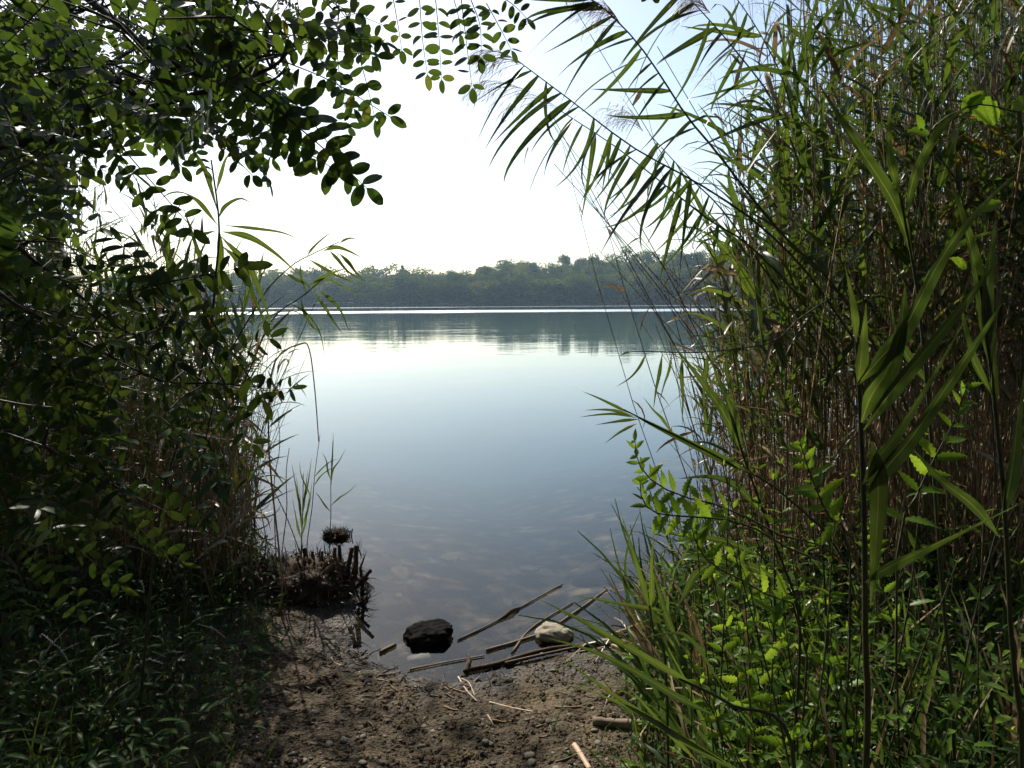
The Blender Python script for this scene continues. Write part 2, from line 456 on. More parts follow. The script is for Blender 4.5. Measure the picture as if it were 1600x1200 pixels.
def ground_material():
    m, nt, out = new_mat('bank_soil')
    L = nt.links.new
    geo = nd(nt, 'ShaderNodeNewGeometry')
    pos = geo.outputs['Position']
    sep = nd(nt, 'ShaderNodeSeparateXYZ'); L(pos, sep.inputs[0])
    n1 = nd(nt, 'ShaderNodeTexNoise', Scale=3.0, Detail=8.0, Roughness=0.7); L(pos, n1.inputs['Vector'])
    n2 = nd(nt, 'ShaderNodeTexNoise', Scale=38.0, Detail=8.0, Roughness=0.75); L(pos, n2.inputs['Vector'])
    v1 = nd(nt, 'ShaderNodeTexVoronoi', Scale=70.0); L(pos, v1.inputs['Vector'])
    c1 = ramp(nt, n1.outputs['Fac'], [(0.3, (0.036, 0.026, 0.013)), (0.5, (0.078, 0.056, 0.028)), (0.72, (0.145, 0.107, 0.056))])
    c2 = ramp(nt, n2.outputs['Fac'], [(0.32, (0.45, 0.42, 0.38)), (0.55, (1.0, 1.0, 1.0)), (0.75, (1.35, 1.3, 1.22))])
    mul = nd(nt, 'ShaderNodeMixRGB', blend_type='MULTIPLY'); mul.inputs[0].default_value = 0.9
    L(c1, mul.inputs[1]); L(c2, mul.inputs[2])
    # wet soil close to and under the water
    wet = nd(nt, 'ShaderNodeMapRange'); wet.inputs['From Min'].default_value = 0.012; wet.inputs['From Max'].default_value = 0.05
    wet.inputs['To Min'].default_value = 0.42; wet.inputs['To Max'].default_value = 1.0
    L(sep.outputs['Z'], wet.inputs['Value'])
    mul2 = nd(nt, 'ShaderNodeMixRGB', blend_type='MULTIPLY'); mul2.inputs[0].default_value = 1
    L(mul.outputs[0], mul2.inputs[1]); L(wet.outputs[0], mul2.inputs[2])
    # lake bed: silt
    bed = nd(nt, 'ShaderNodeMapRange'); bed.inputs['From Min'].default_value = 0.0; bed.inputs['From Max'].default_value = -0.04
    L(sep.outputs['Z'], bed.inputs['Value'])
    n3 = nd(nt, 'ShaderNodeTexNoise', Scale=5.0, Detail=6.0, Roughness=0.6); L(pos, n3.inputs['Vector'])
    silt = ramp(nt, n3.outputs['Fac'], [(0.38, (0.014, 0.011, 0.007)), (0.50, (0.040, 0.031, 0.019)), (0.62, (0.12, 0.095, 0.062))])
    # cobbles half sunk in the silt
    dist = nd(nt, 'ShaderNodeTexNoise', Scale=6.0, Detail=3.0); L(pos, dist.inputs['Vector'])
    wp = nd(nt, 'ShaderNodeMixRGB', blend_type='ADD'); wp.inputs[0].default_value = 0.09; L(pos, wp.inputs[1]); L(dist.outputs['Color'], wp.inputs[2])
    vc = nd(nt, 'ShaderNodeTexVoronoi', Scale=6.5, Randomness=1.0); L(wp.outputs[0], vc.inputs['Vector'])
    cob = nd(nt, 'ShaderNodeMixRGB', blend_type='MULTIPLY'); cob.inputs[0].default_value = 1.0
    sc_ = nd(nt, 'ShaderNodeSeparateColor'); L(vc.outputs['Color'], sc_.inputs[0])
    L(silt, cob.inputs[1]); L(ramp(nt, sc_.outputs[0], [(0.0, (0.35, 0.35, 0.35)), (0.6, (1.0, 0.97, 0.92)), (1.0, (2.1, 1.9, 1.6))]), cob.inputs[2])
    ed = nd(nt, 'ShaderNodeMixRGB', blend_type='MULTIPLY'); ed.inputs[0].default_value = 1.0
    L(cob.outputs[0], ed.inputs[1]); L(ramp(nt, vc.outputs['Distance'], [(0.25, (1, 1, 1)), (0.6, (0.4, 0.4, 0.4))]), ed.inputs[2])
    mx = nd(nt, 'ShaderNodeMixRGB'); L(bed.outputs[0], mx.inputs[0]); L(mul2.outputs[0], mx.inputs[1]); L(ed.outputs[0], mx.inputs[2])
    # far bank is grassy
    far = nd(nt, 'ShaderNodeMapRange'); far.inputs['From Min'].default_value = 150; far.inputs['From Max'].default_value = 151
    L(sep.outputs['Y'], far.inputs['Value'])
    mx2 = nd(nt, 'ShaderNodeMixRGB'); L(far.outputs[0], mx2.inputs[0]); L(mx.outputs[0], mx2.inputs[1]); mx2.inputs[2].default_value = (0.06, 0.085, 0.03, 1)
    p = nd(nt, 'ShaderNodeBsdfPrincipled')
    L(mx2.outputs[0], p.inputs['Base Color'])
    rg = nd(nt, 'ShaderNodeMapRange'); rg.inputs['From Min'].default_value = 0.008; rg.inputs['From Max'].default_value = 0.05
    rg.inputs['To Min'].default_value = 0.6; rg.inputs['To Max'].default_value = 0.95
    L(sep.outputs['Z'], rg.inputs['Value']); L(rg.outputs[0], p.inputs['Roughness'])
    sg = nd(nt, 'ShaderNodeMapRange'); sg.inputs['From Min'].default_value = -0.004; sg.inputs['From Max'].default_value = 0.006
    sg.inputs['To Min'].default_value = 0.0; sg.inputs['To Max'].default_value = 0.4
    L(sep.outputs['Z'], sg.inputs['Value']); L(sg.outputs[0], p.inputs['Specular IOR Level'])      # no mirror on soil that lies under water
    ad = nd(nt, 'ShaderNodeMath', operation='SUBTRACT'); L(n2.outputs['Fac'], ad.inputs[0]); L(v1.outputs['Distance'], ad.inputs[1])
    b = nd(nt, 'ShaderNodeBump', Strength=0.9, Distance=0.012); L(ad.outputs[0], b.inputs['Height']); L(b.outputs[0], p.inputs['Normal'])
    L(p.outputs[0], out.inputs[0])
    return m
ground = link('ground', mesh('ground', np.stack([fx, fy, fz], 1), FQ, ground_material()))
tag(ground, 'bare brown soil bank sloping into the lake', 'ground', kind='structure')

# sampled ground height for placing things (bilinear on the grid that was built)
FZ = fz.reshape(ny, nx)
def gz(x, y):
    i = int(np.clip(np.searchsorted(xs, x) - 1, 0, nx - 2)); j = int(np.clip(np.searchsorted(ys, y) - 1, 0, ny - 2))
    u = (x - xs[i]) / (xs[i + 1] - xs[i]); v = (y - ys[j]) / (ys[j + 1] - ys[j])
    return float(FZ[j, i] * (1 - u) * (1 - v) + FZ[j, i + 1] * u * (1 - v) + FZ[j + 1, i] * (1 - u) * v + FZ[j + 1, i + 1] * u * v)
SD = sd
def sdist(x, y):
    i = min(max(int(np.searchsorted(xs, x)) - 1, 0), nx - 2); j = min(max(int(np.searchsorted(ys, y)) - 1, 0), ny - 2)
    return float(SD[j, i])
def ong(px, py):
    """point of the bank seen at a pixel"""
    z = 0.05
    for _ in range(5):
        p = onz(px, py, z); z = gz(p.x, p.y)
    return onz(px, py, z)

# ---------------------------------------------------------------- water
def water_material():
    m, nt, out = new_mat('lake_water')
    L = nt.links.new
    geo = nd(nt, 'ShaderNodeNewGeometry'); pos = geo.outputs['Position']
    sep = nd(nt, 'ShaderNodeSeparateXYZ'); L(pos, sep.inputs[0])
    mp = nd(nt, 'ShaderNodeMapping'); mp.inputs['Scale'].default_value = (0.35, 1.0, 1.0); L(pos, mp.inputs['Vector'])
    n1 = nd(nt, 'ShaderNodeTexNoise', Scale=1.6, Detail=3.0, Roughness=0.5); L(mp.outputs[0], n1.inputs['Vector'])
    n2 = nd(nt, 'ShaderNodeTexNoise', Scale=0.22, Detail=2.0); L(mp.outputs[0], n2.inputs['Vector'])
    # calm near the bank, slightly rippled farther out
    calm = nd(nt, 'ShaderNodeMapRange'); calm.inputs['From Min'].default_value = 5; calm.inputs['From Max'].default_value = 60
    calm.inputs['To Min'].default_value = 0.10; calm.inputs['To Max'].default_value = 2.6
    L(sep.outputs['Y'], calm.inputs['Value'])
    # wind-ruffled strips lying across the lake
    warp = nd(nt, 'ShaderNodeTexNoise', Scale=0.02, Detail=6.0, Roughness=0.65); L(pos, warp.inputs['Vector'])
    wy = nd(nt, 'ShaderNodeMath', operation='MULTIPLY_ADD'); L(warp.outputs['Fac'], wy.inputs[0]); wy.inputs[1].default_value = 46.0; L(sep.outputs['Y'], wy.inputs[2])
    strip = ramp(nt, nd(nt, 'ShaderNodeMath', operation='DIVIDE').outputs[0], [(0, (0, 0, 0)), (1, (0, 0, 0))])
    dv = [n for n in nt.nodes if n.type == 'MATH' and n.operation == 'DIVIDE'][0]
    L(wy.outputs[0], dv.inputs[0]); dv.inputs[1].default_value = 400.0
    cr = strip.node.color_ramp
    for pz, c in ((0.310, 0), (0.335, 1), (0.395, 1), (0.415, 0), (0.56, 0), (0.62, 0.9), (0.66, 0)):
        e = cr.elements.new(pz); e.color = (c, c, c, 1)
    amp = nd(nt, 'ShaderNodeMath', operation='MULTIPLY_ADD'); L(strip, amp.inputs[0]); amp.inputs[1].default_value = 9.0; L(calm.outputs[0], amp.inputs[2])
    h = nd(nt, 'ShaderNodeMath', operation='MULTIPLY_ADD'); L(n2.outputs['Fac'], h.inputs[0]); h.inputs[1].default_value = 3.0; L(n1.outputs['Fac'], h.inputs[2])
    hh = nd(nt, 'ShaderNodeMath', operation='MULTIPLY'); L(h.outputs[0], hh.inputs[0]); L(amp.outputs[0], hh.inputs[1])
    b = nd(nt, 'ShaderNodeBump', Strength=1.0, Distance=0.0045); L(hh.outputs[0], b.inputs['Height'])
    fr = nd(nt, 'ShaderNodeFresnel', IOR=1.333); L(b.outputs[0], fr.inputs['Normal'])
    gl = nd(nt, 'ShaderNodeBsdfGlossy'); gl.inputs['Color'].default_value = (1, 1, 1, 1); L(b.outputs[0], gl.inputs['Normal'])
    rr = nd(nt, 'ShaderNodeMath', operation='MULTIPLY_ADD'); L(strip, rr.inputs[0]); rr.inputs[1].default_value = 0.22; rr.inputs[2].default_value = 0.012
    L(rr.outputs[0], gl.inputs['Roughness'])
    tr = nd(nt, 'ShaderNodeBsdfTransparent'); tr.inputs['Color'].default_value = (0.93, 0.96, 0.95, 1)
    mx = nd(nt, 'ShaderNodeMixShader'); L(fr.outputs[0], mx.inputs[0]); L(tr.outputs[0], mx.inputs[1]); L(gl.outputs[0], mx.inputs[2])
    L(mx.outputs[0], out.inputs[0])
    ab = nd(nt, 'ShaderNodeVolumePrincipled', Density=0.45); ab.inputs['Color'].default_value = (0.14, 0.31, 0.38, 1); ab.inputs['Anisotropy'].default_value = 0.2
    L(ab.outputs[0], out.inputs['Volume'])
    return m
wv = [(x, y, z) for z in (-3.0, 0.0) for y in (-40, 470) for x in (-550, 550)]
wf = [(0, 2, 3, 1), (4, 5, 7, 6), (0, 1, 5, 4), (2, 6, 7, 3), (0, 4, 6, 2), (1, 3, 7, 5)]
lake = link('water', mesh('water', wv, wf, water_material(), smooth=False))
tag(lake, 'calm grey blue lake reflecting sky and far trees', 'lake', kind='structure')

# ---------------------------------------------------------------- far shore: trees one by one
G_FAR = [(0.0, (0.035, 0.055, 0.020)), (0.4, (0.05, 0.075, 0.025)), (0.8, (0.075, 0.10, 0.03)), (1.0, (0.10, 0.12, 0.04))]
M_FAR = leaf_mat('far_foliage', G_FAR, trans=2.0, tfac=0.35, gloss=0.0, sheen=0.0)
M_FARB = solid_mat('far_bark', [(0.3, (0.05, 0.04, 0.03)), (0.7, (0.11, 0.10, 0.08))], rough=0.9)

def crown_mesh(name, kind, seed):
    r = np.random.default_rng(seed)
    V, F = [], []
    blobs = []
    if kind == 'round':
        n = int(r.integers(17, 23))
        for i in range(n):
            a = r.uniform(0, 6.28); q = r.uniform(0.1, 0.36); z = r.uniform(0.10, 0.92)
            q *= 1.1 - abs(z - 0.5)
            blobs.append((math.cos(a) * q, math.sin(a) * q, z, r.uniform(0.13, 0.22)))
        blobs.append((0, 0, 0.85, 0.15)); per = 120
    elif kind == 'open':
        for i in range(11):
            a = r.uniform(0, 6.28); q = r.uniform(0.05, 0.24); z = r.uniform(0.45, 0.97)
            blobs.append((math.cos(a) * q, math.sin(a) * q, z, r.uniform(0.06, 0.13)))
        per = 40
    elif kind == 'conifer':
        for i in range(16):
            z = 0.18 + 0.8 * i / 15; q = 0.19 * (1 - z) + 0.01
            for k in range(3):
                a = r.uniform(0, 6.28)
                blobs.append((math.cos(a) * q, math.sin(a) * q, z, 0.018 + 0.10 * (1 - z)))
        per = 30
    else:   # bush
        for i in range(9):
            a = r.uniform(0, 6.28); q = r.uniform(0.0, 0.5)
            blobs.append((math.cos(a) * q, math.sin(a) * q, r.uniform(0.15, 0.75), r.uniform(0.18, 0.3)))
        per = 70
    for (bx, by, bz, br) in blobs:
        d = r.normal(size=(per, 3)); d /= np.linalg.norm(d, axis=1)[:, None]
        rad = br * r.uniform(0.6, 1.08, per) ** 0.6
        c = np.array([bx, by, bz]) + d * rad[:, None] * np.array([1, 1, 0.8])
        nrm = d + r.normal(size=(per, 3)) * 0.5
        nrm /= np.linalg.norm(nrm, axis=1)[:, None]
        u = np.cross(nrm, r.normal(size=(per, 3))); u /= np.linalg.norm(u, axis=1)[:, None]
        v = np.cross(nrm, u)
        s = r.uniform(0.018, 0.036, per)[:, None] * (0.8 if kind != 'bush' else 1.6)
        for i in range(per):
            k = len(V)
            V += [c[i] - u[i] * s[i] - v[i] * s[i] * .3, c[i] - v[i] * s[i], c[i] + u[i] * s[i] * .9, c[i] + v[i] * s[i] * 1.1]
            F.append((k, k + 1, k + 2, k + 3))
    return mesh(name, V, F, M_FAR, smooth=False)

crowns = {'round': [crown_mesh('crown', 'round', 20 + i) for i in range(7)], 'open': [crown_mesh('crown', 'open', 40 + i) for i in range(3)],
          'conifer': [crown_mesh('crown', 'conifer', 50 + i) for i in range(2)], 'bush': [crown_mesh('crown', 'bush', 60 + i) for i in range(4)]}
def far_trunk():
    P = [(0, 0, -0.05), (0.01, 0, 0.3), (-0.008, 0.01, 0.6), (0.0, 0, 0.86)]
    parts = [tube(P, [0.022, 0.016, 0.010, 0.004], 5, False)]
    for a, z in ((0.4, .35), (2.4, .45), (4.1, .5), (5.3, .6)):
        parts.append(tube([(0, 0, z), (math.cos(a) * .15, math.sin(a) * .15, z + .14), (math.cos(a) * .25, math.sin(a) * .25, z + .22)], [.009, .006, .003], 4, False))
    return mesh('trunk', *join(parts), M_FARB)
FTRUNK = far_trunk()

def far_tree(x, y, h, wd, kind, label, group, name='broadleaf_tree', rot=None):
    t = root(name, (x, y, float(height(x, y))), label, 'tree', group)
    t.scale = (wd, wd, h); t.rotation_euler.z = U(0, 6.28) if rot is None else rot
    link('crown', random.choice(crowns[kind]), t)
    link('trunk', FTRUNK, t)
    return t
rows = [(3, 12.0, 56), (14, 13.5, 52), (27, 14.5, 50), (44, 15.5, 46), (66, 16.0, 44)]
for r_, (off, hh, n) in enumerate(rows):
    for i in range(n):
        px = 190 + (i + U(-0.3, 0.3) + (0.5 if r_ % 2 else 0)) * (1200 / n)
        y0 = 300 + off
        x = (px - 800) / FPX * y0
        y = float(far_shore(x)) + off + U(-3, 3)
        x = (px - 800) / FPX * y
        h = hh * U(0.8, 1.15); wd = U(14, 20)
        far_tree(x, y, h, wd, 'round', 'hazy green broadleaf tree in the wood along the far shore', 'trees of the wood on the far shore')
def fp(px, off):
    y = 300 + off; x = (px - 800) / FPX * y; y = float(far_shore(x)) + off
    return (px - 800) / FPX * y, y
x, y = fp(632, 20); far_tree(x, y, 17.0, 19, 'conifer', 'dark pointed conifer rising above the far wood, the tallest spire', None, 'conifer_tree')
x, y = fp(497, 22); far_tree(x, y, 15.5, 15, 'conifer', 'small pointed conifer above the far wood behind the arching reed leaves', None, 'conifer_tree')
x, y = fp(612, 18); far_tree(x, y, 17.5, 17, 'open', 'thin see-through tree beside the dark conifer on the far shore', None, 'sparse_tree')
x, y = fp(578, 20); far_tree(x, y, 17.0, 15, 'open', 'thin see-through tree standing alone above the far wood', None, 'sparse_tree')
x, y = fp(925, 40); far_tree(x, y, 19, 15, 'round', 'tall full-crowned tree topping the wood where the far hill begins', None)
for px in (715, 752, 770, 790, 812, 905, 1000, 1020):
    x, y = fp(px + U(-4, 4), 1.5); t = far_tree(x, y, U(2.2, 4.0), U(5, 8), 'bush', 'low pale bush at the water edge below the far wood', 'low bushes along the far waterline', 'shoreline_bush')
    t['category'] = 'bush'
# unseen leafy trees added round the viewpoint to shade the bank from behind and above
M_NEARF = leaf_mat('shade_foliage', G_FAR, trans=2.0, tfac=0.3, gloss=0.0, sheen=0.0)
def shade_crown(seed):
    r = np.random.default_rng(seed)
    V, F = [], []
    n = 9000
    d = r.normal(size=(n, 3)); d /= np.linalg.norm(d, axis=1)[:, None]
    c = d * (r.uniform(0.35, 1.0, n) ** 0.5)[:, None] * (1 + 0.25 * np.sin(d[:, :1] * 5 + seed) * np.cos(d[:, 1:2] * 4)) * np.array([0.5, 0.5, 0.46]) + np.array([0, 0, 0.54])
    u = np.cross(d + r.normal(size=(n, 3)) * 0.7, r.normal(size=(n, 3))); u /= np.linalg.norm(u, axis=1)[:, None]
    v = np.cross(u, d); v /= np.linalg.norm(v, axis=1)[:, None]
    s = r.uniform(0.016, 0.030, (n, 1))
    V = np.stack([c - u * s, c - v * s * .6, c + u * s, c + v * s * .6], 1).reshape(-1, 3)
    return mesh('crown', V, np.arange(n * 4).reshape(n, 4), M_NEARF, smooth=False)
SC = [shade_crown(1), shade_crown(2)]
for k, (x, y, z, wd, h) in enumerate(((-4.6, -2.6, -.3, 5.5, 7.0), (-1.4, -4.2, -.3, 6.0, 7.5), (2.2, -3.9, -.3, 5.5, 7.0), (5.2, -2.4, -.3, 5.5, 7.5), (7.2, 1.2, -.3, 5.0, 7.0), (-6.6, 1.0, -.3, 5.0, 7.0), (0.4, -1.4, 2.7, 5.0, 4.0), (4.6, -.6, 2.6, 4.0, 4.5))):
    t = root('added_shade_tree', (x, y, float(height(x, y))), 'unseen leafy tree added behind the viewpoint to shade the bank', 'tree', 'trees added behind the viewpoint')
    c_ = link('crown', SC[k % 2], t); c_.scale = (wd, wd, h); c_.location.z = max(z, 0.0); c_.rotation_euler.z = k * 1.3
    t_ = link('trunk', FTRUNK, t); t_.scale = (7, 7, max(z, 0) + h * .8)
# reeds fringing the far waterline: one mass
mf = Mass()
for i in range(5200):
    px = U(280, 1250); y0 = 298 + U(-3.0, 1.0); x = (px - 800) / FPX * y0; y = float(far_shore(x)) + U(-3.5, 1.0)
    b_ = blade(0.16, 2, U(0, 0.5), 0.2, prof_grass)
    mf.addm(b_, frame((x, y, -0.2), (U(-.2, .2), U(-.2, .2), 1), U(1.0, 2.2) * (0.7 + 0.6 * noise.noise(Vector((x * 0.05, 0, 0)))), Vector((0, -1, 0.1)), U(0, 3)), U(0.3, 1.0))
tag(link('far_reed_fringe', mf.mesh('far_reed_fringe', leaf_mat('far_reed', [(0, (0.06, 0.08, 0.03)), (1, (0.14, 0.15, 0.06))], use_tint=True, gloss=0, sheen=0))),
    'pale fringe of reeds along the far waterline', 'reeds', kind='stuff')
# low pale landing stage on the far shore, left
jx, jy = fp(526, -1.0)
j = root('landing_stage', (jx, jy, 0), 'low pale landing stage at the foot of the far wood', 'landing stage')
M_PALE = solid_mat('pale_boards', [(0.3, (0.5, 0.48, 0.44)), (0.7, (0.66, 0.64, 0.6))], rough=0.7, scale=2)
def boxm(name, x0, x1, y0, y1, z0, z1, mat):
    V = [(x, y, z) for z in (z0, z1) for y in (y0, y1) for x in (x0, x1)]
    return mesh(name, V, [(0, 2, 3, 1), (4, 5, 7, 6), (0, 1, 5, 4), (2, 6, 7, 3), (0, 4, 6, 2), (1, 3, 7, 5)], mat, smooth=False)
link('deck', boxm('deck', -9, 9, -1.2, 1.2, 1.5, 1.85, M_PALE), j)
for k in range(6):
    link('post', boxm('post', -8.7 + k * 3.45, -8.4 + k * 3.45, -1.0, -0.7, -2.2, 1.5, M_FARB), j)

# ---------------------------------------------------------------- summer haze over the lake
hz = [(x, y, z) for z in (-4.2, 46.0) for y in (-60, 500) for x in (-575, 575)]
mh, nt, out = new_mat('haze_air')
pv = nd(nt, 'ShaderNodeVolumePrincipled')
pv.inputs['Color'].default_value = (0.55, 0.78, 1.0, 1)
pv.inputs['Density'].default_value = 0.0003
pv.inputs['Anisotropy'].default_value = 0.45
nt.links.new(pv.outputs[0], out.inputs['Volume'])
haze = link('haze', mesh('haze', hz, wf, mh, smooth=False))
tag(haze, 'thin blue summer haze over the lake', 'haze', kind='stuff')

# ================================================================ things on the bank and in the shallows
def rock_mesh(name, size, mat, seed, rough=0.18, square=0.0, sub=3, flat_bottom=None):
    bm = bmesh.new()
    bmesh.ops.create_icosphere(bm, subdivisions=sub, radius=1.0)
    off = Vector((seed * 3.7, seed * 1.3, seed * 2.1))
    for v in bm.verts:
        c = v.co.copy()
        if square:
            m = max(abs(c.x), abs(c.y), abs(c.z)); c = c.lerp(c / m, square)
        k = 1 + rough * noise.fractal(c * 1.3 + off, 0.9, 2.0, 3) + rough * 0.35 * noise.noise(c * 4.1 + off) + (rough * 0.22 * noise.fractal(c * 9.0 + off, 0.7, 2.0, 3) if sub >= 4 else 0)
        v.co = Vector((c.x * size[0], c.y * size[1], c.z * size[2])) * k
    me = bpy.data.meshes.new(name)
    bm.to_mesh(me); bm.free()
    for p in me.polygons: p.use_smooth = True
    me.materials.append(mat)
    return me

# dark blocky rock and pale rounded stone at the water edge
p = onz(668, 1003, 0.0)
o = link('rock', rock_mesh('rock', (0.115, 0.085, 0.052), M_ROCKD, 3, 0.2, 0.3, 5)); o.location = (p.x, p.y + 0.045, 0.012); o.rotation_euler = (R(6), R(-5), R(12))
tag(o, 'black blocky rock in the shallow water at the bank', 'rock')
p = onz(868, 1003, 0.0)
o = link('stone', rock_mesh('stone', (0.090, 0.075, 0.044), M_ROCKP, 8, 0.22, 0.12, 4)); o.location = (p.x, p.y + 0.06, 0.014); o.rotation_euler = (R(-4), R(7), R(-8))
tag(o, 'pale tan rounded stone at the water edge beside the floating stems', 'stone')
p = onz(655, 1024, 0.0)
o = link('stone', rock_mesh('stone', (0.06, 0.035, 0.022), M_PEB, 11, 0.2, 0.2, 3)); o.location = (p.x, p.y, -0.020); o.rotation_euler.z = 0.3
tag(o, 'small flat stone half under water in front of the black rock', 'stone')
p = onz(932, 905, -0.05)
o = link('rock', rock_mesh('rock', (0.13, 0.12, 0.07), M_ROCKD, 5, 0.2, 0.1, 3)); o.location = (p.x, p.y + 0.1, -0.13)
tag(o, 'dark rock wholly under water beyond the floating stems', 'rock')

# stones on the lake bed, seen through the water
bedm = [rock_mesh('stone', (1, 0.8, 0.4), M_BEDST, 20 + i, 0.45, 0.1, 3) for i in range(4)]
for i in range(16):
    px, py = U(600, 1040), U(868, 1010)
    q = onz(px, py, -0.08)
    z = gz(q.x, q.y)
    q = onz(px, py, z)
    if sdist(q.x, q.y) > -0.06: continue
    o = link('bed_stone', random.choice(bedm)); o.location = (q.x, q.y, gz(q.x, q.y) - 0.008)
    s = U(0.03, 0.11); o.scale = (s, s * U(.6, 1), s * U(.35, .6)); o.rotation_euler.z = U(0, 6)
    tag(o, 'rounded stone lying on the lake bed under shallow water', 'stone', 'stones on the lake bed')

# pebbles on the bank
pebm = [rock_mesh('pebble', (1, U(.65, .9), U(.35, .6)), M_PEB, 40 + i, 0.2, 0.2, 2) for i in range(6)]
npb = 0
for i in range(900):
    px, py = U(330, 1080), U(1000, 1205)
    if random.random() < 0.35: py = U(1120, 1205)
    q = ong(px, py)
    if sdist(q.x, q.y) < 0.0 or npb >= 230: continue
    npb += 1
    s = U(0.005, 0.010) if random.random() < 0.85 else U(0.010, 0.020)
    o = link('pebble', random.choice(pebm)); o.location = (q.x, q.y, gz(q.x, q.y) + s * 0.1)
    o.scale = (s, s, s); o.rotation_euler = (U(-.3, .3), U(-.3, .3), U(0, 6.28))
    tag(o, 'small grey pebble half pressed into the brown soil of the bank', 'pebble', 'pebbles on the bank')
# gravel and clods too small to count
def ico_quads(r):
    # small lump: 6-sided bipyramid-like quads
    V, F = [], []
    for k, (z, q) in enumerate(((-0.6, 0.5), (0.0, 1.0), (0.55, 0.6))):
        for j_ in range(5):
            a = j_ * 1.2566 + k * 0.3
            V.append((math.cos(a) * q * r.uniform(.75, 1.2), math.sin(a) * q * r.uniform(.75, 1.2), z * r.uniform(.7, 1.2)))
    for k in range(2):
        for j_ in range(5):
            F.append((k * 5 + j_, k * 5 + (j_ + 1) % 5, k * 5 + 5 + (j_ + 1) % 5, k * 5 + 5 + j_))
    F += [(10, 11, 12, 13), (10, 13, 14, 14)]
    return np.array(V), np.array(F, dtype=np.int32)
def lumps(name, n, s0, s1, mat, label, cat, area=(300, 1110, 1000, 1215)):
    protos = [ico_quads(rng) for _ in range(8)]
    V, F, T, k = [], [], [], 0
    c = 0
    while c < n:
        px, py = U(area[0], area[1]), area[2] + (area[3] - area[2]) * random.random() ** 0.7
        q = ong(px, py); d = sdist(q.x, q.y)
        if d < -0.12: continue
        c += 1
        s = s0 + (s1 - s0) * random.random() ** 3
        P, f = random.choice(protos)
        a = U(0, 6.28); ca, sa = math.cos(a), math.sin(a)
        P = P * np.array([s, s * U(.6, 1), s * U(.35, .8)])
        P = np.stack([P[:, 0] * ca - P[:, 1] * sa + q.x, P[:, 0] * sa + P[:, 1] * ca + q.y, P[:, 2] + gz(q.x, q.y) + s * 0.1], 1)
        f = f[:11] if False else np.concatenate([f[:11]])
        V.append(P); F.append(f + k); T.append(np.full(len(P), random.random())); k += len(P)
    o = link(name, mesh(name, np.concatenate(V), np.concatenate(F), mat, False, np.concatenate(T)))
    tag(o, label, cat, kind='stuff')
lumps('gravel', 3200, 0.0025, 0.008, M_PEB_T, 'fine grey gravel strewn over the bank', 'gravel')
lumps('soil_crumbs', 4200, 0.003, 0.016, M_CLOD, 'loose brown soil crumbs covering the bank', 'soil')

# sticks and dead stems lying at the waterline
def stick(name, pts, r, mat, label, cat, taper=0.7, z=0.006, node=None, kids=None, ground_it=False, bumps=0.12, k=6):
    W = []
    for q in pts:
        if ground_it:
            g = ong(q[0], q[1]); W.append(Vector((g.x, g.y, max(gz(g.x, g.y), 0.0) + r * 0.6)))
        else:
            g = onz(q[0], q[1], z); W.append(Vector((g.x, g.y, max(z, gz(g.x, g.y) + r * 0.6) + (q[2] if len(q) > 2 else 0))))
    path = spline(W, 16)
    b = path[0].copy()
    rr = []
    for i in range(16):
        t = i / 15
        rr.append(r * (1 - (1 - taper) * t) * (1 + U(-bumps, bumps)) * (1.3 if node and abs(t - node) < 0.05 else 1))
    V, F = tube([q - b for q in path], rr, k, False)
    me = mesh(name, V, F, mat)
    bm = bmesh.new(); bm.from_mesh(me)
    es = [e for e in bm.edges if e.is_boundary]
    bmesh.ops.holes_fill(bm, edges=es, sides=0); bm.to_mesh(me); bm.free()
    o = link(name, me); o.location = b
    tag(o, label, cat)
    return o, path, b
st, path, b = stick('floating_reed', [(715, 1000), (765, 976), (797, 958), (838, 935), (878, 913)], 0.005, M_STICK, 'brown dead stem with a dark sheath floating farthest out', 'stem', 0.9)
pp, tt = along(path, 0.45)
link('sheath', mesh('sheath', *tube([pp - b - tt * 0.06, pp - b, pp - b + tt * 0.05 + Vector((0, 0, .01)), pp - b + tt * 0.12], [0.006, 0.014, 0.012, 0.006], 6, False), M_ROOT), st)
stick('floating_reed', [(760, 1016), (815, 1000), (855, 985), (905, 952), (948, 921)], 0.0075, M_STICK, 'thick dark dead stem floating behind the pale stone', 'stem', 0.75, node=0.7)
stick('floating_reed', [(800, 1020), (826, 985), (860, 962), (897, 940)], 0.006, M_STICK, 'thin straight dead stem crossing under the thick dark one', 'stem', 0.6)
stick('floating_twig', [(594, 1019), (606, 1013), (618, 1007)], 0.010, M_STICK, 'short broken twig floating to the side of the black rock', 'twig', 0.9)
stick('floating_reed', [(640, 1046), (700, 1034), (757, 1024)], 0.0045, M_STICK, 'thin pale stem lying along the waterline below the black rock', 'stem')
stick('driftwood_branch', [(728, 1053), (775, 1042), (830, 1026), (880, 1015), (950, 1010), (1040, 1000)], 0.013, M_ROOT, 'long dark driftwood branch marking the waterline', 'branch', 0.6, ground_it=True)
stick('driftwood_branch', [(728, 1050), (733, 1040, 0.02), (732, 1034, 0.03)], 0.014, M_ROOT, 'dark stump of a broken branch sticking up at the waterline', 'branch', 0.7)
stick('driftwood_stick', [(790, 1036), (860, 1020), (930, 1004), (1010, 975), (1060, 955)], 0.007, M_STICK, 'grey dead stem along the waterline towards the reeds', 'stem', 0.8, z=0.012)
stick('driftwood_stick', [(930, 1004), (990, 980), (1050, 962), (1090, 940)], 0.008, M_STICK, 'thick dead stem pointing into the reeds at the water edge', 'stem', 0.8, z=0.018)
stick('driftwood_stick', [(905, 1020), (970, 1012), (1035, 996)], 0.006, M_CANE, 'reddish dead stem on the wet soil beside the driftwood branch', 'stem', ground_it=True)
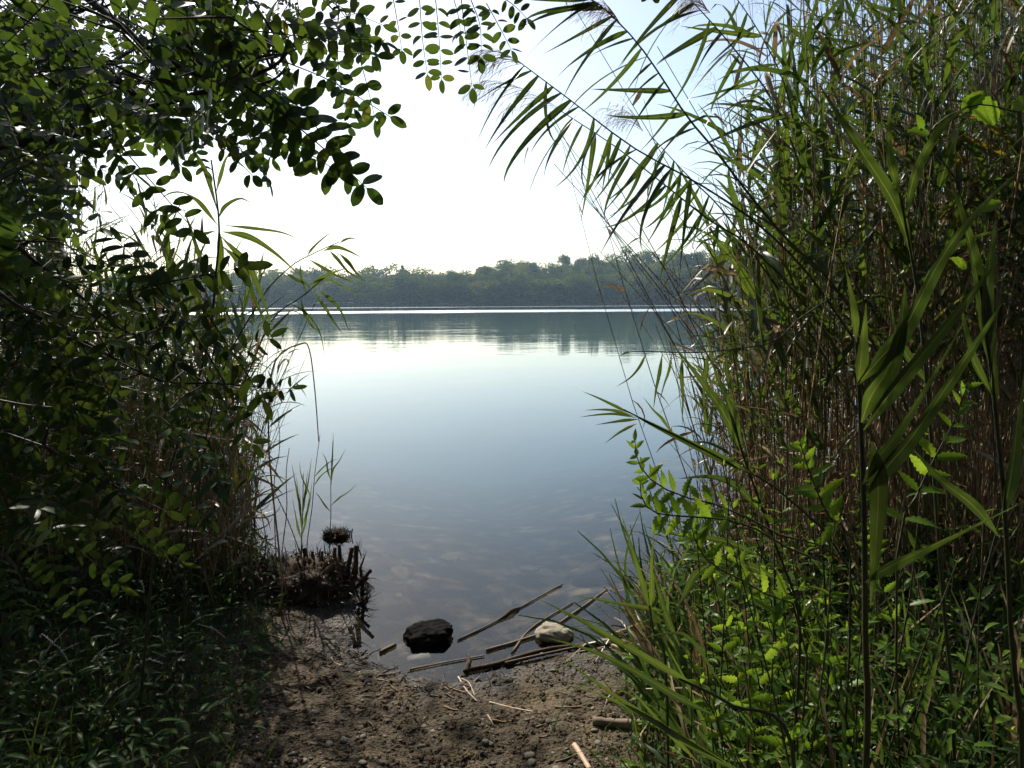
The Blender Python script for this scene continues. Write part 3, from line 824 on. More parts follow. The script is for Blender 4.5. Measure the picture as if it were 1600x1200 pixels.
stick('bleached_stick', [(956, 1011), (975, 1019), (990, 1032), (1000, 1049)], 0.011, M_STICKP, 'curved bleached stick on the soil near the reeds', 'stick', 0.7, ground_it=True)
stick('bleached_stick', [(897, 1166), (908, 1183), (922, 1206)], 0.010, M_STICKP, 'straight bleached stick at the very bottom of the bank', 'stick', 0.9, ground_it=True)
stick('log', [(926, 1131), (960, 1134), (1000, 1136), (1050, 1140)], 0.017, M_STICK, 'short brown log half hidden by grass on the bank', 'log', 0.95, ground_it=True, k=9)
stick('dry_straw', [(716, 1060), (728, 1078), (746, 1097)], 0.004, M_STICKP, 'bent straw coloured stem on the soil below the driftwood branch', 'stem', ground_it=True)
stick('dry_straw', [(722, 1062), (733, 1068), (742, 1088)], 0.003, M_STICKP, 'thin straw curl lying against the bent straw coloured stem', 'stem', ground_it=True)
stick('dry_straw', [(765, 1098), (805, 1108), (846, 1115)], 0.004, M_STICKP, 'straight pale stem in the middle of the sunlit soil', 'stem', ground_it=True)
stick('dry_straw', [(762, 1118), (767, 1126), (771, 1134)], 0.003, M_STICKP, 'short pale straw piece standing out on the bare soil', 'stem', ground_it=True)
stick('grass_blade', [(838, 1137), (858, 1130), (876, 1125)], 0.0035, M_STEM, 'single green blade lying on the sunlit soil', 'grass blade', ground_it=True)
for i in range(46):
    px, py = U(380, 1020), U(1010, 1195)
    if i < 26: px, py = U(400, 640), U(985, 1100)
    q = ong(px, py)
    if sdist(q.x, q.y) < 0.01: continue
    a = U(-0.6, 0.6) if random.random() < 0.7 else U(0, 3.1); l = U(12, 42)
    stick('bark_scrap', [(px, py), (px + math.cos(a) * l * .5 + U(-3, 3), py + math.sin(a) * l * .25 + U(-2, 2)), (px + math.cos(a) * l, py + math.sin(a) * l * .5)], U(0.002, 0.006), random.choice((M_ROOT, M_STICK, M_CANE)),
          'small dry scrap of stem or bark on the trampled soil', 'debris', ground_it=True)[0]['group'] = 'stem scraps on the bank'

# ---------------------------------------------------------------- tussock of cut roots at the water edge
tx = onz(440, 965, 0.0); TC = Vector((tx.x, tx.y + 0.28, 0.0))
tus = root('root_tussock', TC, 'dark root tussock with cut stubs at the water edge', 'tussock')
bm = bmesh.new(); bmesh.ops.create_icosphere(bm, subdivisions=5, radius=1.0)
for v in bm.verts:
    c = v.co.copy()
    k = 1 + 0.22 * noise.fractal(c * 1.6 + Vector((4, 2, 1)), 0.8, 2, 4) + 0.22 * (noise.turbulence(c * 9, 4, True) - .4)
    hgt = 0.19 + 0.07 * (c.x > 0) * c.x
    v.co = Vector((c.x * 0.37 * k - .02, c.y * 0.24 * k, c.z * hgt * k))
me = bpy.data.meshes.new('mound'); bm.to_mesh(me); bm.free(); me.materials.append(M_ROOT)
for q in me.polygons: q.use_smooth = True
link('mound', me, tus)
def to_tus(px, py, d): return at(px, py, d) - TC
dT = TC.y
for (x0, y0, x1, y1, r, dd) in [(553, 905, 556, 858, .011, -.02), (541, 915, 549, 862, .010, -.04), (531, 900, 530, 856, .008, .02), (520, 910, 523, 862, .009, .05), (512, 900, 512, 868, .007, .1), (500, 905, 503, 866, .008, .05),
                         (487, 905, 488, 866, .008, .1), (475, 905, 476, 862, .009, .1), (462, 905, 466, 872, .007, .05), (566, 930, 563, 890, .008, .0), (548, 925, 572, 905, .007, -.1), (545, 930, 576, 895, .008, -.12),
                         (540, 945, 570, 962, .006, -.15), (552, 950, 572, 935, .005, -.12), (442, 905, 440, 880, .007, .08), (415, 900, 411, 872, .012, .12), (405, 900, 398, 880, .01, .1), (425, 905, 426, 876, .01, .15)]:
    a, c = to_tus(x0, y0, dT + dd), to_tus(x1, y1, dT + dd)
    P = [a, a.lerp(c, .5) + Vector((U(-.006, .006), U(-.006, .006), 0)), c]
    r *= 1.35; c = a + (c - a) * 1.12; P[2] = c
    V, F = tube(P, [r * 1.25, r, r * U(.75, 1.05)], 6, False)
    F = list(map(tuple, F)); 
    me = mesh('stub', V, F, M_ROOT); bm = bmesh.new(); bm.from_mesh(me); bmesh.ops.holes_fill(bm, edges=[e for e in bm.edges if e.is_boundary], sides=0); bm.to_mesh(me); bm.free()
    link('stub', me, tus)
mr_ = Mass()
for i in range(1500):      # rootlets and dead leaf bases hanging over the mound
    a = U(0, 6.28); z = U(0.02, 0.21)
    q = math.sqrt(max(0.05, 1 - (z / 0.23) ** 2))
    c = Vector((math.cos(a) * 0.40 * q, math.sin(a) * 0.27 * q, z))
    dr = Vector((math.cos(a) * .35, math.sin(a) * .35, U(-1.3, .9))) + Vector((U(-.7, .7), U(-.7, .7), 0))
    mr_.addm(blade(U(.03, .08), 5, U(.5, 2.2), .2, prof_grass, twist=U(-1, 1)), frame(c, dr, U(.03, .13), roll=U(-1, 1)), random.random())
o = link('rootlets', mr_.mesh('rootlets', leaf_mat('rootlet', [(0, (.015, .009, .006)), (.6, (.05, .032, .018)), (.9, (.10, .07, .04)), (1, (.2, .15, .09))], trans=1.0, tfac=.1, use_tint=True)), tus); o['kind'] = 'stuff'
ml_ = Mass()
for i in range(700):      # ragged dead leaf bases joining the mound to the bank
    c = Vector((U(-.75, -.15), U(-.22, .28), U(.0, .12)))
    ml_.addm(blade(U(.04, .10), 5, U(.2, 1.8), .2, prof_grass, twist=U(-1, 1)), frame(c, Vector((U(-.8, .8), U(-.8, .8), U(-.3, 1.1))), U(.05, .17), roll=U(-1, 1)), random.random())
for i in range(110):      # upright broken bases on top
    c = Vector((U(-.38, .36), U(-.15, .15), U(.12, .2)))
    ml_.addm(blade(U(.08, .16), 4, U(-.2, .5), .4, prof_wide, twist=U(-.6, .6)), frame(c, Vector((U(-.35, .35), U(-.3, .3), 1)), U(.05, .13), Vector((U(-1, 1), U(-1, 1), 0))), random.random() * .9)
o = link('leaf_bases', ml_.mesh('leaf_bases', bpy.data.materials['rootlet']), tus); o['kind'] = 'stuff'
# small floating root clump farther out
rc = onz(524, 838, 0.0)
clump = root('root_clump', (rc.x, rc.y, 0), 'small dark root clump standing out of the water beyond the tussock', 'root clump')
link('mound', rock_mesh('mound', (0.075, 0.06, 0.045), M_ROOT, 31, 0.6, 0, 4), clump)
mk_ = Mass()
for i in range(260):
    a = U(0, 6.28); z = U(-.4, 1); q = math.sqrt(max(0.0, 1 - z * z))
    dr = Vector((math.cos(a) * q, math.sin(a) * q, z))
    mk_.addm(blade(U(.1, .25), 4, U(-.5, 1.2), .3, prof_grass, twist=U(-1, 1)), frame(Vector((dr.x * .07, dr.y * .055, dr.z * .04)), dr + Vector((U(-.8, .8), U(-.8, .8), U(-.6, .6))), U(.02, .06), roll=U(-1, 1)), random.random() * .9)
o = link('rootlets', mk_.mesh('rootlets', bpy.data.materials['rootlet']), clump); o['kind'] = 'stuff'
for i in range(5):
    x = 0.055 + i * 0.014
    link('stub', mesh('stub', *tube([(x, 0, -.01), (x + .006, 0, .025), (x + .012, 0, U(.04, .055))], .005, 5, False), M_ROOT), clump)

# ================================================================ reeds
RB = [blade(0.088, 9, d, f, prof_reed, twist=tw, bend=b) for d, f, tw, b in ((0.15, .3, .3, 1.4), (0.5, .35, -.5, 1.6), (0.9, .3, .6, 1.8), (1.4, .25, -.9, 1.6), (0.35, .45, .9, 1.2), (2.0, .3, .4, 2.2))]
RBK = [blade(0.075, 9, 0.3, .35, prof_reed, kink=(0.35, 1.5)), blade(0.07, 9, 0.2, .3, prof_reed, twist=.6, kink=(0.5, 1.9))]
ME_LEAF = [mesh('leaf', V, F, M_REED, strip=True) for V, F in RB]
RBH = [blade(w_, 10, d, f, prof_reed, twist=tw, bend=b) for w_, d, f, tw, b in ((.078, 0.4, .3, .3, 1.6), (.07, 0.8, .35, -.7, 1.8), (.085, 1.1, .3, .8, 1.8), (.06, .6, .4, 1.2, 1.4), (.075, 1.4, .3, -.3, 2.2))]
ME_LEAFH = [mesh('leaf', V, F, M_REEDH, strip=True) for V, F in RBH]
ME_LEAFK = [mesh('leaf', V, F, M_REED, strip=True) for V, F in RBK]
ME_DRY = [mesh('dry_leaf', V, F, M_DRY) for V, F in (RB[2], RB[3], RB[5], RBK[0], RBK[1])]
RBL = [blade(0.08, 5, d, f, prof_reed, twist=tw) for d, f, tw in ((0.2, .3, .4), (0.6, .35, -.6), (1.1, .3, .6), (1.7, .25, -.9), (0.4, .4, 1.0))]

def plume_mesh(L, path, dense=46, hang=Vector((-0.35, 0, -1))):
    m = Mass()
    for i in range(dense):
        t = i / dense
        p, tn = along(path, t)
        l = L * (0.75 - 0.45 * t) * U(.6, 1.2)
        dr = tn * 1.0 + Vector((U(-.5, .5), U(-.5, .5), U(-.3, .5))) + hang * 0.35
        V, F = blade(0.018, 5, U(.8, 1.6), .1, prof_grass)
        M = frame(p, dr, l, roll=U(-.6, .6))
        m.addm((V, F), M)
        for k in range(3):
            q = M @ Vector(V[3 * (2 + k) + 1])
            m.addm(blade(0.10, 2, .5, .1, prof_grass), frame(q, dr + hang + Vector((U(-.5, .5), U(-.5, .5), U(-.5, .2))), l * 0.28))
    return np.concatenate(m.V), np.concatenate(m.F)

def reed(path, r, leaves, label, group=None, plume=None, name='reed_plant', sheath=None):
    """path: world points from base to tip; leaves: list of (mesh, world matrix)"""
    b = path[0].copy()
    t = root(name, b, label, 'reed', group)
    n = len(path)
    link('stem', mesh('stem', *tube([q - b for q in path], [r * (1 - 0.75 * i / (n - 1)) for i in range(n)], 5, False), M_STEM), t)
    T = Matrix.Translation(-b)
    for me, M in leaves:
        link(me.name.split('.')[0], me, t, T @ M)
    if plume is not None:
        V, F = plume
        link('plume', mesh('plume', V - np.array(b), F, M_PLUME), t)
    return t

def auto_leaves(path, n, t0, l0, l1, spread=0.75, az0=None, bias=Vector((0, 0, 0)), up=Vector((0, 0, 1)), dry=0.0, kink=0.1):
    out = []
    az = U(0, 6.28) if az0 is None else az0
    for i in range(n):
        t = t0 + (0.97 - t0) * (i + U(-.2, .2)) / max(1, n - 1)
        t = min(max(t, 0.02), 0.99)
        p, tn = along(path, t)
        a = az + (math.pi if i % 2 else 0) + U(-.5, .5)
        side = Vector((math.cos(a), math.sin(a), 0))
        side = (side - tn * side.dot(tn)).normalized()
        sp = spread * U(.6, 1.3)
        d = tn * math.cos(sp) + side * math.sin(sp) + bias
        L = (l0 + (l1 - l0) * math.sin(math.pi * min(1, (t - t0) / (1 - t0 + 1e-6) * 0.85 + .1))) * U(.75, 1.15)
        x = random.random()
        me = random.choice(ME_DRY) if x < dry else (random.choice(ME_LEAFK) if x < dry + kink else random.choice(ME_LEAF[:4]))
        out.append((me, frame(p, d, L, up, U(-.5, .5))))
    return out

def hang_leaves(path, n, t0, t1, l0, l1, d1, d2, jit=0.36):
    """comb of leaves all hanging to one side, as on arching reeds"""
    out = []
    for i in range(n):
        t = t0 + (t1 - t0) * (i + U(-.25, .25)) / (n - 1)
        t = min(max(t, .01), .99)
        p, tn = along(path, t)
        d = d1.lerp(d2, U(0, 1)) + Vector((U(-jit, jit), U(-jit, jit), U(-jit, jit)))
        out.append((random.choice(ME_LEAFH), frame(p, d, U(l0, l1), Vector((0, -1, 0.25)), U(-1.0, 1.0))))
    return out

def ppath(pts, n=14):
    return spline([at(*q) for q in pts], n)

def base_of(q):
    return (q[0], q[1], gz(q[0], q[1]))

# -------- arching reeds against the sky
d1, d2 = Vector((-0.75, 0.0, -0.75)), Vector((-0.35, -0.1, -1.0))
def hero_arch(pts, base, n, l0, l1, t0, label, plume_at=None, dirs=(d1, d2), pl=0.24, r=0.0065):
    W = [Vector((base[0], base[1], gz(base[0], base[1])))] + [at(*q) for q in pts]
    path = spline(W, 22)
    lv = hang_leaves(path, n, t0, 0.965, l0, l1, *dirs)
    pm = None
    if plume_at:
        pm = plume_mesh(pl, ppath(plume_at, 8), 80)
    return reed(path, r, lv, label, None, pm)
hero_arch([(1420, 700, 2.9), (1300, 480, 2.8), (1205, 368, 2.75), (1100, 292, 2.7), (992, 232, 2.65), (888, 154, 2.6), (800, 88, 2.6)], (1.75, 2.9), 21, .2, .44, .60,
          'arching reed reaching farthest out over the lake, long hanging leaves', [(815, 100, 2.6), (785, 82, 2.6), (748, 78, 2.6)])
hero_arch([(1430, 760, 3.1), (1290, 520, 3.0), (1180, 392, 2.95), (1110, 345, 2.9), (1040, 290, 2.85), (960, 228, 2.8), (868, 168, 2.8)], (1.85, 3.1), 13, .2, .38, .6,
          'lower arching reed with the long reddish plume hanging over the lake', [(880, 172, 2.8), (820, 140, 2.8), (770, 125, 2.8), (728, 132, 2.8)], pl=.3)
hero_arch([(1450, 720, 2.9), (1330, 480, 2.75), (1230, 375, 2.7), (1180, 316, 2.65), (1120, 238, 2.6), (1072, 180, 2.6), (1030, 115, 2.55), (990, 60, 2.5), (940, 10, 2.5), (912, -5, 2.5)], (1.8, 2.75), 18, .18, .38, .56,
          'highest arching reed with leaves combed towards the lake below the top edge', [(975, 45, 2.5), (950, 15, 2.5), (905, -12, 2.5)], (Vector((-1, 0, -.12)), Vector((-.7, 0, -.75))))
hero_arch([(1420, 800, 3.3), (1290, 560, 3.2), (1200, 430, 3.1), (1130, 330, 3.0), (1075, 275, 3.0), (1015, 210, 3.0)], (1.95, 3.3), 10, .2, .34, .62,
          'short arching reed with a brown plume between the two longer ones', [(1005, 205, 3.0), (985, 178, 3.0), (940, 168, 3.0)])
hero_arch([(1440, 640, 3.4), (1320, 420, 3.3), (1265, 300, 3.2), (1215, 170, 3.1), (1150, 80, 3.0), (1098, 20, 3.0), (1060, -20, 3.0)], (1.9, 3.4), 15, .22, .42, .5,
          'reed leaning up past the top edge between the sky and the dense stand', [(1110, 20, 3.0), (1085, -8, 3.0)], (Vector((-.9, 0, -.3)), Vector((-.5, 0, -.9))))
hero_arch([(1380, 620, 3.6), (1310, 400, 3.5), (1255, 250, 3.4), (1225, 130, 3.3), (1180, 40, 3.2), (1130, -30, 3.2)], (1.95, 3.6), 13, .22, .4, .45,
          'slender reed beside the sky, crossing behind the plumes of the tall stand', None, (Vector((-1, 0, .2)), Vector((-.5, 0, -.8))))

# -------- big reed standing close to the camera, wide blades drawn one by one
def wide_blade(pts, wpx, d, base_t=0.0, fold=0.3, tw=0.0, n=14):
    """blade whose middle line follows the given points; wpx = width in pixels of the photograph"""
    P = ppath(pts, n + 1)
    V, F = [], []
    W_ = 0.85 * wpx / FPX * d
    vd = Vector((0, 1, 0))
    for i in range(n + 1):
        t = i / n
        T = (P[min(i + 1, n)] - P[max(i - 1, 0)]).normalized()
        B = T.cross(vd).normalized(); N = T.cross(B)
        q = tw * (t - 0.3) + 0.25
        B2 = B * math.cos(q) + N * math.sin(q); N2 = N * math.cos(q) - B * math.sin(q)
        h = 0.5 * W_ * prof_wide(t)
        V += [P[i] + B2 * h + N2 * (h * fold), P[i], P[i] - B2 * h + N2 * (h * fold)]
    for i in range(n):
        a, b = 3 * i, 3 * i + 3
        F += [(a, a + 1, b + 1, b), (a + 1, a + 2, b + 2, b + 1)]
    return np.array(V), np.array(F, dtype=np.int32)

def near_reed(stem_pts, base, blades, label, r=0.006, name='reed_plant', d=1.0, n=18, stem_mat=None):
    W = [Vector((base[0], base[1], gz(base[0], base[1])))] + [at(*q) for q in stem_pts]
    path = spline(W, n)
    b = path[0].copy()
    t = root(name, b, label, 'reed')
    link('stem', mesh('stem', *tube([q - b for q in path], [r * (1 - .5 * i / (n - 1)) for i in range(n)], 7, False), stem_mat or M_STEMH), t)
    for pts, w_, tw in blades:
        V, F = wide_blade([(q[0], q[1], q[2] if len(q) > 2 else d) for q in pts], w_, d, tw=tw)
        link('leaf', mesh('leaf', V - np.array(b), F, M_NEAR, strip=True), t)
    return t
near_reed([(1353, 1200, 1.05), (1352, 1000, 1.05), (1350, 800, 1.05), (1344, 640, 1.05), (1338, 520, 1.05)], (0.56, 1.05), [
    ([(1340, 600), (1375, 560), (1415, 510, 1.0), (1470, 405, .98), (1530, 325, 1.0), (1598, 262, 1.05)], 46, .5),
    ([(1346, 660), (1360, 620), (1390, 570), (1408, 510), (1414, 446)], 54, -.4),
    ([(1341, 600), (1345, 560), (1349, 520), (1353, 474)], 34, .3),
    ([(1338, 535), (1334, 490), (1327, 450), (1319, 412)], 20, .6),
    ([(1349, 672), (1385, 622), (1431, 566, .98), (1499, 484, .95), (1562, 402, .95)], 38, -.8),
    ([(1348, 756), (1370, 718), (1397, 684), (1448, 602), (1520, 478)], 36, .5),
    ([(1353, 772), (1385, 730), (1424, 684, 1.0), (1499, 575, .95), (1568, 470, .92)], 44, -.5),
    ([(1352, 910), (1390, 885), (1442, 860), (1520, 822), (1604, 782)], 32, .9),
    ([(1362, 690), (1372, 760), (1368, 850), (1360, 950)], 40, .4)],
    'big dark reed close to the camera with wide upright blades', 0.0058)
near_reed([(1595, 1250, 1.2), (1580, 1000, 1.2), (1570, 800, 1.2), (1556, 650, 1.2), (1546, 560, 1.2), (1530, 430, 1.2)], (0.88, 1.2), [
    ([(1548, 575), (1540, 520), (1520, 400), (1500, 330), (1478, 262)], 38, .4),
    ([(1544, 560), (1540, 480), (1546, 410), (1556, 340)], 34, -.5),
    ([(1556, 640), (1552, 600), (1553, 560), (1556, 518)], 22, .4),
    ([(1566, 810), (1580, 740), (1590, 660), (1600, 585)], 40, .4),
    ([(1562, 840), (1520, 790), (1470, 750), (1425, 700)], 26, -.5),
    ([(1552, 620), (1520, 560), (1505, 500), (1500, 460)], 20, .5)],
    'bright bladed reed near the edge of the picture, second nearest to the camera', 0.0052, d=1.2)
near_reed([(1490, 1200, 1.6), (1470, 900, 1.6), (1452, 650, 1.6), (1436, 480, 1.6), (1424, 400, 1.6), (1405, 300, 1.6)], (1.0, 1.6), [
    ([(1426, 405), (1398, 320), (1340, 228), (1305, 175), (1276, 126)], 32, .5),
    ([(1436, 470), (1460, 420), (1500, 380), (1570, 355)], 26, .6),
    ([(1415, 340), (1430, 270), (1470, 200), (1520, 160)], 24, -.6),
    ([(1408, 310), (1390, 250), (1388, 190), (1395, 140)], 22, .6),
    ([(1450, 600), (1420, 560), (1400, 520), (1390, 470)], 22, .5)],
    'tall reed with one long blade slanting across the dense stand', 0.0048, d=1.6)
near_reed([(1260, 1000, 2.2), (1200, 820, 2.1), (1160, 708, 2.0), (1148, 660, 2.0)], (0.98, 2.2), [
    ([(1160, 708), (1132, 647), (1100, 602), (1052, 538)], 24, .3),
    ([(1157, 700), (1146, 650), (1130, 610), (1108, 556)], 19, -.4),
    ([(1190, 800), (1150, 760), (1110, 745), (1060, 748)], 16, .5)],
    'bright green pair of reed blades at the edge of the stand over the water', 0.005, d=2.0)
near_reed([(1330, 900, 2.1), (1220, 770, 2.05), (1145, 727, 2.0), (1085, 695, 2.0), (1010, 658, 2.0), (975, 640, 2.0)], (1.15, 2.1), [
    ([(1180, 742), (1130, 718), (1080, 694), (1020, 664), (985, 645)], 18, .3),
    ([(985, 646), (960, 634), (935, 622), (909, 611)], 7, .4), ([(990, 650), (962, 642), (940, 640), (914, 641)], 7, .4), ([(995, 653), (965, 647), (935, 648), (905, 652)], 6, .4),
    ([(998, 655), (975, 657), (955, 660), (930, 664)], 7, .4), ([(995, 662), (978, 670), (962, 680), (945, 693)], 6, .4), ([(1048, 676), (1035, 655), (1020, 640), (1005, 620)], 7, .3)],
    'reed lying out over the water with a feathery green tip', 0.004, d=2.0)
near_reed([(1340, 520, 2.6), (1276, 481, 2.5), (1215, 530, 2.4), (1171, 542, 2.35), (1090, 551, 2.3), (1020, 549, 2.3), (985, 550, 2.3)], (1.6, 2.8), [
    ([(1035, 552), (1030, 585), (1025, 610), (1021, 640)], 8, .3), ([(1050, 552), (1045, 580), (1038, 600), (1030, 630)], 6, .3), ([(1066, 552), (1065, 590), (1067, 620), (1066, 665)], 9, .2),
    ([(1105, 550), (1104, 580), (1100, 610), (1103, 650)], 9, .3), ([(1010, 551), (1000, 572), (985, 590), (962, 605)], 6, .4), ([(1135, 548), (1136, 580), (1142, 610), (1150, 640)], 9, .3),
    ([(985, 550), (978, 551), (974, 553), (968, 557)], 5, .3)],
    'thin bowed reed stretched level over the water with leaves hanging down', 0.003, d=2.3)
# blades crossing the sunlit soil in front
near_reed([(1040, 1040, 1.75), (1022, 990, 1.75), (1015, 945, 1.75)], (0.43, 1.8), [
    ([(1015, 952), (1003, 910), (988, 860), (970, 800)], 13, .3), ([(1016, 952), (1018, 920), (1018, 880), (1022, 830)], 13, -.3),
    ([(1062, 1010), (1040, 960), (1028, 920), (1020, 890)], 14, .3), ([(1040, 955), (1000, 948), (950, 940), (900, 930)], 9, .4)],
    'short upright reed shoot with bright blades at the water edge', 0.004, d=1.75)
near_reed([(1240, 1180, 1.3), (1140, 1100, 1.3), (1060, 1060, 1.3)], (0.52, 1.25), [
    ([(1110, 1085), (1040, 1045), (955, 996), (900, 965), (842, 936)], 15, .4), ([(1120, 1120), (1060, 1090), (985, 1045), (920, 1015), (852, 996)], 16, -.4),
    ([(1150, 1200), (1060, 1150), (980, 1100), (930, 1065), (880, 1030)], 13, .4), ([(1170, 1215), (1090, 1170), (1010, 1120), (960, 1095), (905, 1072)], 15, -.5),
    ([(1090, 1190), (1050, 1150), (1010, 1105), (975, 1065)], 11, .4), ([(1130, 1075), (1080, 1000), (1040, 990), (960, 1010)], 9, .4)],
    'reed bent low with long dark blades crossing the sunlit soil', 0.005, d=1.3)
near_reed([(1250, 1000, 1.7), (1215, 900, 1.7), (1180, 860, 1.7)], (0.68, 1.65), [
    ([(1215, 905), (1170, 885), (1120, 878), (1080, 876)], 20, .4), ([(1190, 870), (1130, 845), (1060, 835), (1005, 822)], 14, -.4), ([(1110, 880), (1085, 900), (1070, 930), (1058, 948)], 18, .5)],
    'reed with three level blades above the herbs at the water edge', 0.004, d=1.7)

# -------- the reed stand, plant by plant
def stand_reed(x, y, h, lean, label, group, nl, plume=False, dry=0.08, l=(0.26, 0.46), r=0.0048, spread=.7):
    b = Vector((x, y, max(gz(x, y), -0.3)))
    lx, ly = lean
    path = [b + Vector((lx * t ** 1.8, ly * t ** 1.8, h * (t - 0.10 * (lx * lx + ly * ly) / (h * h) * t * t))) for t in np.linspace(0, 1, 9)]
    pm = None
    if plume:
        tip = path[-1]; tn = (path[-1] - path[-2]).normalized()
        pp = [tip, tip + tn * .12 + Vector((-.02, 0, 0)), tip + tn * .2 + Vector((-.08, 0, -.01)), tip + tn * .24 + Vector((-.14, 0, -.05))]
        pm = plume_mesh(0.16, pp, 26)
    return reed(path, r, auto_leaves(path, nl, U(.3, .5), l[0], l[1], spread, dry=dry, bias=Vector((-.18, 0, 0))), label, group, pm)

def right_edge(d):     # nearest x of the stand at distance d (it follows the shoreline)
    return 0.30 * d + 0.02
nr = 0
while nr < 105:
    d = U(2.9, 6.2)
    px = U(1150, 1640) if random.random() < .7 else U(1150, 1300)
    x = (px - 800) / FPX * d
    if x < right_edge(d): continue
    nr += 1
    k = min(1.0, max(0.0, (px - 1150) / 250))
    ztop = CAM_Z + d * (471 - U(-60, 330) * 1.0) / FPX if k > .35 else CAM_Z + d * (471 - U(120, 430)) / FPX
    h = ztop
    stand_reed(x, y=d, h=h, lean=(-U(.05, .55) * (.45 + .3 * k), U(-.35, .25)), label='green reed with spreading leaves in the tall stand on the bank', group='reeds of the tall stand on the bank',
               nl=random.randint(7, 10), plume=random.random() < .28, dry=.10)
for i in range(34):      # thin young reeds at the water edge of the stand
    px = U(1092, 1210); d = U(3.6, 5.6)
    x = (px - 800) / FPX * d
    top = U(380, 640)
    h = CAM_Z + d * (471 - top) / FPX
    stand_reed(x, d, h, (U(-.12, .15), U(-.1, .1)), 'thin young reed standing in the water before the tall stand', 'young reeds at the water edge of the stand', random.randint(5, 7), l=(.16, .32), r=.003, spread=.45)

# the rest of the stand: green reeds and last year's dry canes, past counting
mg, ms, mc, md = Mass(), Mass(), Mass(), Mass()
def mass_reed(x, d, h, lx, ly, nl, l0, l1, r=0.004, t0=.3):
    b = Vector((x, d, max(gz(x, d), -.3)))
    path = [b + Vector((lx * t ** 1.8, ly * t ** 1.8, h * t)) for t in np.linspace(0, 1, 6)]
    tint = random.random()
    V, F = tube(path, [r * (1 - .6 * i / 5) for i in range(6)], 3, False)
    ms.add(V, F, tint)
    az = U(0, 6.28)
    for i in range(nl):
        t = t0 + (.98 - t0) * (i + U(0, .6)) / nl
        p, tn = along(path, t)
        a = az + math.pi * (i % 2) + U(-.6, .6)
        sp = U(.35, 1.0)
        dr = tn * math.cos(sp) + Vector((math.cos(a), math.sin(a), 0)) * math.sin(sp) + Vector((-.15, 0, 0))
        tgt, mm = (md, random.random()) if random.random() < .16 else (mg, min(1, max(0, random.gauss(.45, .25))))
        tgt.addm(random.choice(RBL), frame(p, dr, U(l0, l1), roll=U(-.8, .8)), mm)
def cane(x, d, h, lx, ly, r, m=None):
    b = Vector((x, d, max(gz(x, d), -.3)))
    w1, w2 = U(-.05, .05) * h, U(-.05, .05) * h
    path = [b + Vector((lx * t + w1 * math.sin(t * 3.1), ly * t + w2 * math.sin(t * 3.1), h * t - .12 * abs(lx) * t * t)) for t in np.linspace(0, 1, 5)]
    if random.random() < .12:      # snapped cane
        k_ = random.randint(2, 3); a_ = U(0, 6.28)
        for q_ in range(k_ + 1, 5): path[q_] = path[k_] + Vector((math.cos(a_), math.sin(a_) * .5, U(-.9, .1))) * (h * .2 * (q_ - k_))
    V, F = tube(path, [r, r * .95, r * .85, r * .7, r * .5], 3, False)
    mc.add(V, F, random.random())
    if random.random() < .8:
        for k in range(random.randint(1, 4)):
            p, tn = along(path, U(.2, .9)); a = U(0, 6.28)
            md.addm(random.choice(RBL), frame(p, tn * .4 + Vector((math.cos(a), math.sin(a), U(-.9, .3))), U(.15, .35), roll=U(-1, 1)), random.random())
c = 0
while c < 760:
    d = U(3.0, 7.6); px = 1165 + 515 * random.random() ** .66
    x = (px - 800) / FPX * d
    if x < right_edge(d): continue
    c += 1
    k = min(1, max(0, (px - 1150) / 260))
    top = U(-160, 280) if random.random() < .15 + .75 * k else U(200, 520)
    h = CAM_Z + d * (471 - top) / FPX
    mass_reed(x, d, max(h, .8), -U(0, .55) * (.6 + .3 * k), U(-.4, .3), random.randint(5, 9), .24, .46, t0=.45)
c = 0
while c < 1050:
    d = U(2.9, 6.8); px = 1135 + 530 * random.random() ** .75
    x = (px - 800) / FPX * d
    if x < right_edge(d) - .05: continue
    c += 1
    h = U(.6, 2.3) * (1.0 + .35 * ((px - 1100) / 500)); ln = (U(-.35, .28) if random.random() < .6 or px < 1290 else U(-.8, .7)) * h
    cane(x, d, h, ln, U(-.25, .25) * h, U(.002, .0045))

# -------- reeds on the other bank (dark, against the light)
def left_edge(d): return -0.385 * d
nl_ = 0
while nl_ < 46:
    d = U(3.6, 6.6); px = U(-40, 385)
    x = (px - 800) / FPX * d
    if x > left_edge(d): continue
    nl_ += 1
    top = U(320, 460) if px > 130 else U(60, 380)
    h = CAM_Z + d * (471 - top) / FPX
    stand_reed(x, d, h, (U(-.15, .35), U(-.4, .1)), 'dark reed in the shaded stand under the locust branches', 'reeds of the shaded stand', random.randint(6, 9), plume=random.random() < .12, dry=.15)
c = 0
while c < 430:
    d = U(3.6, 7.2); px = U(-120, 400)
    x = (px - 800) / FPX * d
    if x > left_edge(d) + .03: continue
    c += 1
    top = U(400, 600) if px > 140 else U(60, 450)
    h = CAM_Z + d * (471 - top) / FPX
    mass_reed(x, d, max(h, .7), U(-.2, .4), U(-.5, .2), random.randint(6, 10), .2, .42, t0=.12)
c = 0
while c < 760:
    d = U(3.5, 6.2); px = U(-80, 395)
    x = (px - 800) / FPX * d
    if x > left_edge(d) - .08: continue
    c += 1
    h = U(.5, 1.7); ln = U(-.3, .42) * h
    cane(x, d, h, ln, U(-.35, .2) * h, U(.002, .004))
tag(link('reed_stems', ms.mesh('reed_stems', M_STEM_T)), 'crowded thin green stems inside the reed stands', 'reed stems', kind='stuff')
tag(link('reed_foliage', mg.mesh('reed_foliage', M_REED_T)), 'crowded green reed leaves filling the stands', 'reed leaves', kind='stuff')
tag(link('dry_reed_canes', mc.mesh('dry_reed_canes', M_CANE_T)), 'tangle of brown dry canes at the foot of the stands', 'dry canes', kind='stuff')
